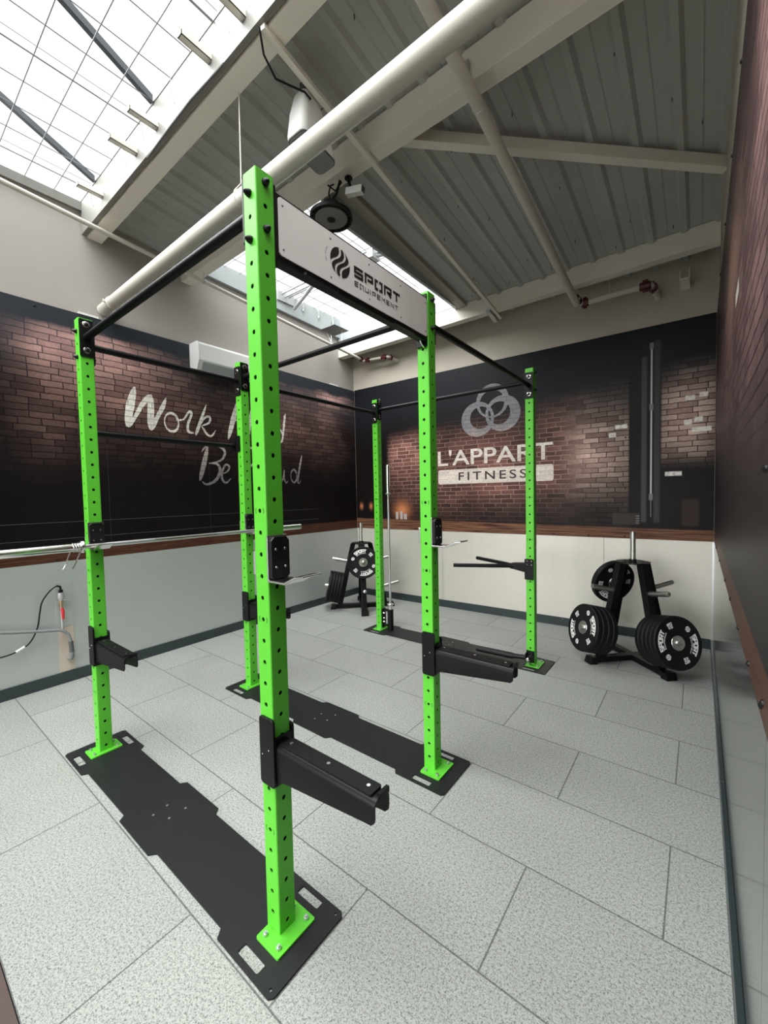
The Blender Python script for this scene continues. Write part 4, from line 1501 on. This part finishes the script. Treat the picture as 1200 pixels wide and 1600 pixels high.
def bumper(label, tree, az, zr, r0, dist, th, spin, group, lettered=True):
    """plate threaded on a peg; dist = distance of its middle along the peg"""
    key = (round(th, 4))
    if key not in PCACHE:
        PCACHE[key] = (plate_mesh(th), hub_mesh(th), plate_print(th))
    bmh, hmh, pmh = PCACHE[key]
    t = thing('bumper_plate', label, 'weight plate', (0, 0, 0), group)
    # the bore (25.5 mm) hangs on the 23.5 mm peg
    t.matrix_world = Matrix.Translation(tree) @ Matrix.Rotation(math.radians(az), 4, 'Z') @ Matrix.Translation((r0, 0, zr)) @ \
        Matrix.Rotation(-TILT, 4, 'Y') @ Matrix.Translation((dist, 0, -0.0019)) @ Matrix.Rotation(spin, 4, 'X')
    obj('disc', bmh, 'rubber', t)
    obj('hub', hmh, 'steel', t)
    if lettered:
        obj('lettering', pmh, 'print_white', t)
    return t


ORD = ['outermost', 'second', 'third', 'fourth', 'innermost']
def stack(tree, az, n, first, th, spin, where, group):
    for i in range(n):
        nm = 'outermost' if i == 0 else ('innermost' if i == n - 1 else ORD[i] + ' from outside')
        lab = ('white lettered bumper plate, %s of %s' if i == 0 else 'black bumper plate, %s of %s') % (nm, where)
        bumper(lab, tree, az, 0.300, 0.285, first - i * (th + 0.001), th, spin, group, i == 0)


stack(RRC, -45, 5, 0.232, 0.046, -1.75, 'the right stack on the right corner tree', 'plates on the right corner tree')
stack(RRC, -135, 4, 0.222, 0.052, -1.20, 'the left stack on the right corner tree', 'plates on the right corner tree')
bumper('single black bumper plate on the upper rear peg of the right corner tree', RRC, 135, 0.695, 0.200, 0.085, 0.06, 0.5, 'plates on the right corner tree')
stack(LRC, -135, 5, 0.205, 0.040, 0.3, 'the low stack on the left corner tree', 'plates on the left corner tree')
bumper('single lettered bumper plate facing out on the upper peg of the left corner tree', LRC, -45, 0.695, 0.200, 0.075, 0.06, 0.25, 'plates on the left corner tree')


# ================================================================== PIPES, LAMPS AND OTHER THINGS UNDER THE ROOF
def ringmesh(c, axis, r, h):
    mb = MB()
    M0 = Matrix.Translation(c) @ {'x': Matrix.Identity(4), 'y': Matrix.Rotation(PI / 2, 4, 'Z'), 'z': Matrix.Rotation(-PI / 2, 4, 'Y')}[axis]
    return mb.lathe([(-h, r), (-h * 0.6, r * 1.08), (h * 0.6, r * 1.08), (h, r)], 20, M0)


# thick duct pipe
bp = thing('pipe', 'thick cream pipe running under the roof across to the left wall', 'pipe', (0, 0.645, 3.50))
obj('tube', MB().tube([(XL - 0.005, 0, 0), (XR, 0, 0)], 0.052, 28), 'pipe', bp, smooth=True)
obj('clamp', ringmesh((-3.13, 0, 0), 'x', 0.054, 0.016).box(-3.14, -3.12, -0.075, -0.05, -0.012, 0.012).box(-3.14, -3.12, 0.05, 0.075, -0.012, 0.012), 'pipe', bp, smooth=True)
hg = MB().tube([(-1.03, 0.005, 0.64), (-1.03, 0.0, 0.10)], 0.004, 8)
hg.tube([(-1.03, 0.056 * math.cos(a), 0.056 * math.sin(a)) if True else 0 for a in [PI / 2 + 2 * PI * i / 16 for i in range(17)]], 0.003, 6)
hg.tube([(-1.03, 0, 0.10), (-1.03, 0.05, 0.03)], 0.003, 6).tube([(-1.03, 0, 0.10), (-1.03, -0.05, 0.03)], 0.003, 6)
obj('hanger', hg, 'pipe', bp, smooth=True)


def coupling(mb, c, axis, r=0.034, h=0.03):
    c = Vector(c)
    M0 = Matrix.Translation(c) @ {'x': Matrix.Identity(4), 'y': Matrix.Rotation(PI / 2, 4, 'Z')}[axis]
    mb.lathe([(-h, r), (-h * 0.9, r * 1.22), (-h * 0.35, r * 1.3), (0, r * 1.2), (h * 0.35, r * 1.3), (h * 0.9, r * 1.22), (h, r)], 18, M0)
    mb.box(-h * 0.5, h * 0.5, -0.013, 0.013, r * 1.1, r * 1.75, M0).box(-h * 0.5, h * 0.5, -0.013, 0.013, -r * 1.75, -r * 1.1, M0)


# sprinkler pipe along the left wall, bending at the end wall
sp = thing('sprinkler_pipe', 'thin cream sprinkler pipe along the left wall with red couplings near the corner', 'pipe', (0, 0, 0))
zz1 = lambda y: 4.098 - 0.075 * y
XP = -3.0
obj('tube', MB().tube([(XP, -3.0, zz1(-0.6)), (XP, -0.6, zz1(-0.6)), (XP, 4.05, zz1(4.05))], 0.020, 16), 'pipe', sp, smooth=True)
z4 = 3.775
obj('elbow_tube', MB().tube([(XP, 4.04, zz1(4.04)), (XP + 0.02, 4.085, z4), (XP + 0.06, 4.095, z4), (-2.55, 4.11, z4 - 0.025), (-2.51, 4.125, z4 - 0.03), (-2.495, 4.16, z4 - 0.035), (-2.46, yb(-2.46), z4 - 0.06)], 0.020, 14), 'pipe', sp, smooth=True)
cp = MB(); coupling(cp, (XP + 0.10, 4.097, z4 - 0.004), 'x', 0.023, 0.045); coupling(cp, (XP + 0.003, 4.05, zz1(4.05)), 'y', 0.023, 0.03)
obj('coupling', cp, 'red', sp, smooth=True)
cp = MB(); coupling(cp, (-2.59, 4.108, z4 - 0.023), 'x', 0.023, 0.05); coupling(cp, (-2.497, 4.155, z4 - 0.035), 'y', 0.023, 0.025)
obj('coupling', cp, 'red', sp, smooth=True)
for yy in (1.49, 3.40):
    obj('hanger', MB().tube([(XP, yy, zz1(yy) + 0.018), (XP, yy, zz1(yy) + 0.13)], 0.004, 8).tube([(XP, yy - 0.004, zz1(yy)), (XP, yy + 0.012, zz1(yy))], 0.026, 14), 'zinc', sp)
# square heat collector plate above the sprinkler head
hp = thing('collector_plate', 'dark square metal plate hung over the sprinkler pipe below the far skylight', 'sprinkler plate', (-3.06, 3.53, 4.10))
obj('plate', MB().box(-0.15, 0.15, -0.15, 0.15, 0, 0.004), 'dark_grey', hp)
for dx, dy in ((-0.10, -0.08), (0.09, 0.06)):
    obj('rod', MB().tube([(dx, dy, 0), (dx * 0.3 + 0.06, dy * 0.9, -0.245)], 0.003, 6), 'zinc', hp)

# sprinkler pipe down the roof slope on the right
s2 = thing('sprinkler_pipe', 'cream sprinkler pipe crossing below the middle beam with two dark red couplings', 'pipe', (0, 0, 0))
z2 = lambda y: 4.005 - 0.105 * (y - 1.0)
obj('tube', MB().tube([(0.17, -2.6, 4.10), (0.17, 0.2, 4.075), (0.165, 1.4, z2(1.4)), (0.15, 3.99, z2(3.99))], 0.036, 18), 'pipe', s2, smooth=True)
zc = 3.715
obj('elbow_tube', MB().tube([(0.16, 3.97, zc + 0.02), (0.17, 4.05, zc), (0.22, 4.08, zc), (0.78, 4.10, zc + 0.01), (0.815, 4.12, zc + 0.01), (0.83, 4.18, zc), (0.86, yb(0.86), zc - 0.025)], 0.030, 16), 'pipe', s2, smooth=True)
cp = MB(); coupling(cp, (0.155, 4.0, zc + 0.012), 'y', 0.035, 0.03); coupling(cp, (0.215, 4.079, zc), 'x', 0.033, 0.035)
obj('coupling', cp, 'red', s2, smooth=True)
cp = MB(); coupling(cp, (0.77, 4.10, zc + 0.01), 'x', 0.033, 0.05); coupling(cp, (0.83, 4.165, zc), 'y', 0.033, 0.03)
obj('coupling', cp, 'red', s2, smooth=True)
obj('hanger', MB().box(0.115, 0.135, 1.40, 1.424, 4.09, 4.19).tube([(0.125, 1.415, 4.12), (0.14, 1.46, 3.99)], 0.005, 8)
    .tube([(0.165 + 0.040 * math.cos(a), 1.47, z2(1.47) + 0.040 * math.sin(a)) for a in [2 * PI * i / 16 for i in range(17)]], 0.003, 6), 'zinc', s2)
obj('hanger', MB().tube([(0.45, 4.09, zc + 0.03), (0.45, 4.06, zc + 0.20)], 0.005, 8).box(0.435, 0.465, 4.03, 4.07, zc + 0.16, zc + 0.22), 'zinc', s2)
# support rail for the loudspeaker
rl = thing('support_rail', 'narrow cream steel rail carrying the loudspeaker, running down to the end wall', 'rail', (0, 0, 0))
rm = MB()
ra, rb_ = Vector((-0.615, 0.52, 4.115)), Vector((-0.770, 4.15, 3.835))
d = (rb_ - ra)
def strip(a, b, w, h):
    mb = MB()
    d = (b - a).normalized(); n = Vector((d.y, -d.x, 0)).normalized()
    vs = []
    for c in (a, b):
        for sg in (-1, 1):
            for z in (0, h):
                vs.append(c + n * sg * w / 2 + Vector((0, 0, z)))
    return mb.add(vs, [(0, 1, 3, 2), (4, 6, 7, 5), (0, 4, 5, 1), (2, 3, 7, 6), (0, 2, 6, 4), (1, 5, 7, 3)])
obj('rail', strip(ra, rb_, 0.036, 0.030), 'beam', rl)
obj('end_bracket', strip(Vector((-0.81, 3.86, 3.832)), Vector((-0.83, 4.16, 3.812)), 0.05, 0.035), 'zinc', rl)

# loudspeaker
spk = thing('loudspeaker', 'white loudspeaker with grey grille hanging from the rail under the roof', 'speaker', (-0.745, 0.955, 4.01))
def ring_pts(hx, hy, r, n=5): return rrect(-hx, hx, -hy, hy, r, n)
vs, fs = [], []
levels = [(0.105, 0.045, 0.05, 0.02), (0.10, 0.060, 0.062, 0.03), (0.0, 0.080, 0.108, 0.04), (-0.125, 0.088, 0.148, 0.04), (-0.140, 0.083, 0.143, 0.04)]
n = None
for z, hx, hy, r in levels:
    rp = ring_pts(hx, hy, r)
    n = len(rp)
    vs += [(x, y, z) for x, y in rp]
for i in range(len(levels) - 1):
    for k in range(n):
        k2 = (k + 1) % n
        fs.append((i * n + k, i * n + k2, (i + 1) * n + k2, (i + 1) * n + k))
fs += [list(range(n)), list(range(4 * n, 5 * n))]
tiltm = Matrix.Rotation(math.radians(-8), 4, 'X') @ Matrix(((1, 0, 0.22, 0), (0, 1, -0.50, 0), (0, 0, 0.86, 0), (0, 0, 0, 1)))
obj('cabinet', MB().add(vs, fs, tiltm), 'white', spk, smooth=True, angle=40)
obj('grille_rim', MB().add([(x, y, z) for z in (-0.140, -0.146) for x, y in ring_pts(0.085, 0.145, 0.04)], [list(range(n)), list(range(n, 2 * n))] + [(k, (k + 1) % n, n + (k + 1) % n, n + k) for k in range(n)], tiltm), 'dark_grey', spk)
obj('grille', MB().add([(x, y, z) for z in (-0.146, -0.149) for x, y in ring_pts(0.079, 0.139, 0.036)], [list(range(n)), list(range(n, 2 * n))] + [(k, (k + 1) % n, n + (k + 1) % n, n + k) for k in range(n)], tiltm), 'grille', spk)
obj('bracket', MB().tube([(0.0, -0.04, 0.10), (0.02, -0.03, 0.15), (0.03, -0.01, 0.185)], 0.012, 8).tube([(0.03, 0.06, 0.09), (0.06, 0.10, 0.15), (0.045, 0.08, 0.18)], 0.004, 6).box(-0.01, 0.06, -0.06, 0.02, 0.16, 0.20), 'dark_grey', spk)
cab = MB().tube([(-0.62, 0.505, 4.12), (-0.66, 0.56, 4.05), (-0.69, 0.66, 4.02), (-0.68, 0.76, 4.05), (-0.66, 0.85, 4.07), (-0.65, 0.89, 4.05)], 0.006, 8)
cb_ = obj('cable', cab, 'pad', smooth=True)
tag(cb_, 'thin black cable drooping from the beam to the loudspeaker', 'cable')
cab = MB().tube([(-1.95, 0.50, 4.125), (-1.6, 0.493, 4.135), (-1.3, 0.492, 4.145), (-1.1, 0.493, 4.135), (-0.95, 0.50, 4.14)], 0.007, 8)
cb_ = obj('cable', cab, 'dark_grey', smooth=True)
tag(cb_, 'grey cable lying along the beam beside the near skylight', 'cable')
obj('conduit', MB().tube([(XL, 0.53, 4.165), (XR, 0.53, 4.165)], 0.012, 10), 'pipe', smooth=True)
tag(bpy.data.objects['conduit'], 'slim cream conduit fixed along the near skylight beam', 'conduit')

# high bay lamp and camera
LP = (-0.995, 1.395, 3.755)
lamp = thing('high_bay_lamp', 'round black high bay lamp, switched off, hanging above the white sign', 'lamp', LP)
RY = Matrix.Rotation(-PI / 2, 4, 'Y')
obj('housing', MB().lathe([(0.0, 0.128), (0.022, 0.128), (0.045, 0.09), (0.10, 0.07), (0.125, 0.035)], 40, RY), 'pad', lamp, smooth=True)
rimv = MB()
for r0, r1, z0_, z1_ in ((0.146, 0.160, -0.006, 0.018),):
    N = 48
    vs = []
    for r, z in ((r0, z0_), (r1, z0_), (r1, z1_), (r0, z1_)):
        vs += [(r * math.cos(2 * PI * k / N), r * math.sin(2 * PI * k / N), z) for k in range(N)]
    rimv.add(vs, [(a * N + k, a * N + (k + 1) % N, ((a + 1) % 4) * N + (k + 1) % N, ((a + 1) % 4) * N + k) for a in range(4) for k in range(N)])
for i in range(24):
    rimv.box(0.126, 0.148, -0.007, 0.007, 0.0, 0.016, Matrix.Rotation(2 * PI * i / 24, 4, 'Z'))
obj('vented_rim', rimv, 'pad', lamp)
obj('lens', MB().lathe([(-0.010, 0.112), (-0.005, 0.120), (0.0, 0.122)], 40, RY), 'lamp_face', lamp, smooth=True)
obj('lens_centre', MB().lathe([(-0.020, 0.018), (-0.015, 0.030), (-0.008, 0.032)], 20, RY), 'pad', lamp, smooth=True)
obj('suspension', MB().tube([(0, 0, 0.12), (-0.03, 0.01, 0.20), (-0.06, 0.06, 0.30), (-0.05, 0.10, 0.335)], 0.006, 8).tube([(0, 0, 0.12), (0.01, 0.05, 0.20), (0.01, 0.10, 0.335)], 0.010, 8).tube([(-0.05, 0.02, 0.28), (-0.02, 0.07, 0.25), (0.03, 0.09, 0.30), (0.0, 0.09, 0.335)], 0.006, 8), 'pad', lamp, smooth=True)
cm = thing('security_camera', 'small white security camera beside the lamp under the middle beam', 'camera', (-0.845, 1.50, 3.945))
Mc = Matrix.Rotation(math.radians(12), 4, 'Z') @ Matrix.Rotation(math.radians(8), 4, 'Y')
obj('body', MB().box(-0.07, 0.07, -0.026, 0.026, -0.026, 0.026, Mc), 'white', cm, bevel=0.006)
obj('lens', MB().box(0.07, 0.073, -0.021, 0.021, -0.021, 0.021, Mc), 'dark_grey', cm)
obj('mount', MB().tube([(-0.04, 0, 0.03), (-0.06, -0.01, 0.125)], 0.012, 10).tube([(-0.06, 0.0, 0.118), (-0.06, 0.0, 0.125)], 0.03, 14), 'pad', cm, smooth=True)

# wall mounted air conditioner
ac = thing('air_conditioner', 'white wall air conditioner partly covering the top of the left mural', 'air conditioner', (XL, 1.48, 3.10))
prof = [(0.0, 0.015), (0.0, 0.305), (0.165, 0.305), (0.195, 0.275), (0.20, 0.10), (0.15, 0.0), (0.06, -0.005)]
obj('body', MB().add([(x, y, z) for y in (0.012, 0.90) for x, z in prof], [tuple(range(7)), tuple(range(7, 14))] + [(i, (i + 1) % 7, 7 + (i + 1) % 7, 7 + i) for i in range(7)]), 'white', ac, bevel=0.006)
for y0 in (0.0, 0.90):
    obj('end_cap', MB().add([(x * 1.01, y, z * 1.01) for y in (y0, y0 + 0.012) for x, z in prof], [tuple(range(7)), tuple(range(7, 14))] + [(i, (i + 1) % 7, 7 + (i + 1) % 7, 7 + i) for i in range(7)]), 'white', ac, bevel=0.003)
obj('flap', MB().add([(x, y, z) for y in (0.05, 0.86) for x, z in ((0.197, 0.080), (0.203, 0.078), (0.160, 0.000), (0.154, 0.004))], [(0, 1, 2, 3), (4, 5, 6, 7), (0, 4, 5, 1), (1, 5, 6, 2), (2, 6, 7, 3), (3, 7, 4, 0)]), 'curb', ac)

# beam end stubs on the walls
for lx, ly, lz in ((XL + 0.03, 1.50, 4.055), (XL + 0.03, 0.62, 4.115)):
    pass
bk = obj('wall_bracket', MB().box(1.05, 1.13, 4.15, yb(1.13) + 0.012, 3.71, 3.72).box(1.05, 1.056, 4.15, yb(1.05) + 0.012, 3.72, 3.80).box(1.124, 1.13, 4.15, yb(1.13) + 0.012, 3.72, 3.80), 'beam')
tag(bk, 'cream steel bracket on the end wall in the upper right corner', 'bracket')

# ------------------------------------------------------------------ plumbing on the left wall
rc = obj('recess_panel', MB().box(XL, XL + 0.003, 0.165, 0.280, 0.105, 0.515), 'recess')
tag(rc, 'narrow beige strip set in the metal cladding below the tap', 'wall panel')
hatch = obj('hatch_plate', MB().box(XL, XL + 0.003, 0.155, 0.278, 0.517, 0.935), 'sheet_left')
tag(hatch, 'thin metal hatch plate behind the tap with the red handle', 'hatch')
vx = XL + 0.045
tap = thing('water_tap', 'chrome water tap with red lever mounted on the left wall', 'tap', (vx, 0.188, 0.0))
obj('body', MB().tube([(0, 0, 0.84), (0, 0, 0.80), (0, 0, 0.79), (0, 0, 0.77)], [0.022, 0.026, 0.024, 0.016], 16), 'alu', tap, smooth=True)
obj('handle', MB().tube([(0, -0.035, 0.772), (0, 0.045, 0.775)], 0.0085, 10), 'chrome', tap, smooth=True)
obj('stem', MB().tube([(0, 0, 0.775), (0, 0, 0.75), (0, 0, 0.735), (0, 0, 0.70)], [0.012, 0.015, 0.012, 0.014], 12), 'brass', tap, smooth=True)
obj('lever', MB().tube([(0.008, 0.0, 0.70), (0.016, 0.004, 0.67), (0.012, 0.005, 0.60)], [0.012, 0.014, 0.010], 10), 'bright_red', tap, smooth=True)
obj('spout', MB().tube([(0, 0.0, 0.70), (0, 0.0, 0.60), (-0.002, 0.0, 0.50)], 0.0095, 10), 'alu', tap, smooth=True)
obj('cap', MB().tube([(0, 0, 0.84), (0, 0, 0.865)], 0.017, 12).tube([(0, 0, 0.865), (0, -0.002, 0.895), (0, -0.028, 0.905)], 0.009, 10), 'pad', tap, smooth=True)
obj('wall_stud', MB().tube([(-0.043, 0, 0.735), (0, 0, 0.735)], 0.010, 10), 'brass', tap, smooth=True)
hs = thing('hose', 'thin black hose looping down from the tap on the left wall', 'hose', (0, 0, 0))
obj('tube', MB().tube([Vector(p) for p in smooth_path([(XL + 0.045, 0.160, 0.905), (XL + 0.05, 0.11, 0.87), (XL + 0.05, 0.055, 0.79), (XL + 0.045, 0.035, 0.70), (XL + 0.04, 0.015, 0.57),
                                                           (XL + 0.04, -0.035, 0.46), (XL + 0.04, -0.10, 0.41), (XL + 0.04, -0.20, 0.385), (XL + 0.04, -0.32, 0.395), (XL + 0.04, -0.5, 0.47)], [1] * 10, 5)[0]], 0.006, 8), 'pad', hs, smooth=True)
obj('connector', MB().tube([(XL + 0.04, -0.075, 0.428), (XL + 0.04, -0.135, 0.397)], 0.011, 10), 'white', hs, smooth=True)
gh = thing('hose', 'grey waste hose ending in an elbow low on the left wall', 'hose', (0, 0, 0))
obj('tube', MB().tube([Vector(p) for p in smooth_path([(XL + 0.06, -0.60, 0.70), (XL + 0.06, -0.35, 0.63), (XL + 0.06, -0.20, 0.585), (XL + 0.06, 0.0, 0.540), (XL + 0.06, 0.11, 0.518), (XL + 0.06, 0.175, 0.500),
                                                           (XL + 0.06, 0.222, 0.455), (XL + 0.06, 0.240, 0.38)], [1] * 8, 6)[0]], 0.013, 12), 'grey_hose', gh, smooth=True)
obj('cuff', MB().tube([(XL + 0.06, 0.239, 0.385), (XL + 0.06, 0.243, 0.28)], 0.018, 14), 'dark_grey', gh, smooth=True)
obj('elbow', MB().tube([(XL + 0.06, 0.243, 0.285), (XL + 0.06, 0.243, 0.245), (XL + 0.045, 0.24, 0.225), (XL, 0.235, 0.222)], 0.019, 14), 'grey_hose', gh, smooth=True)
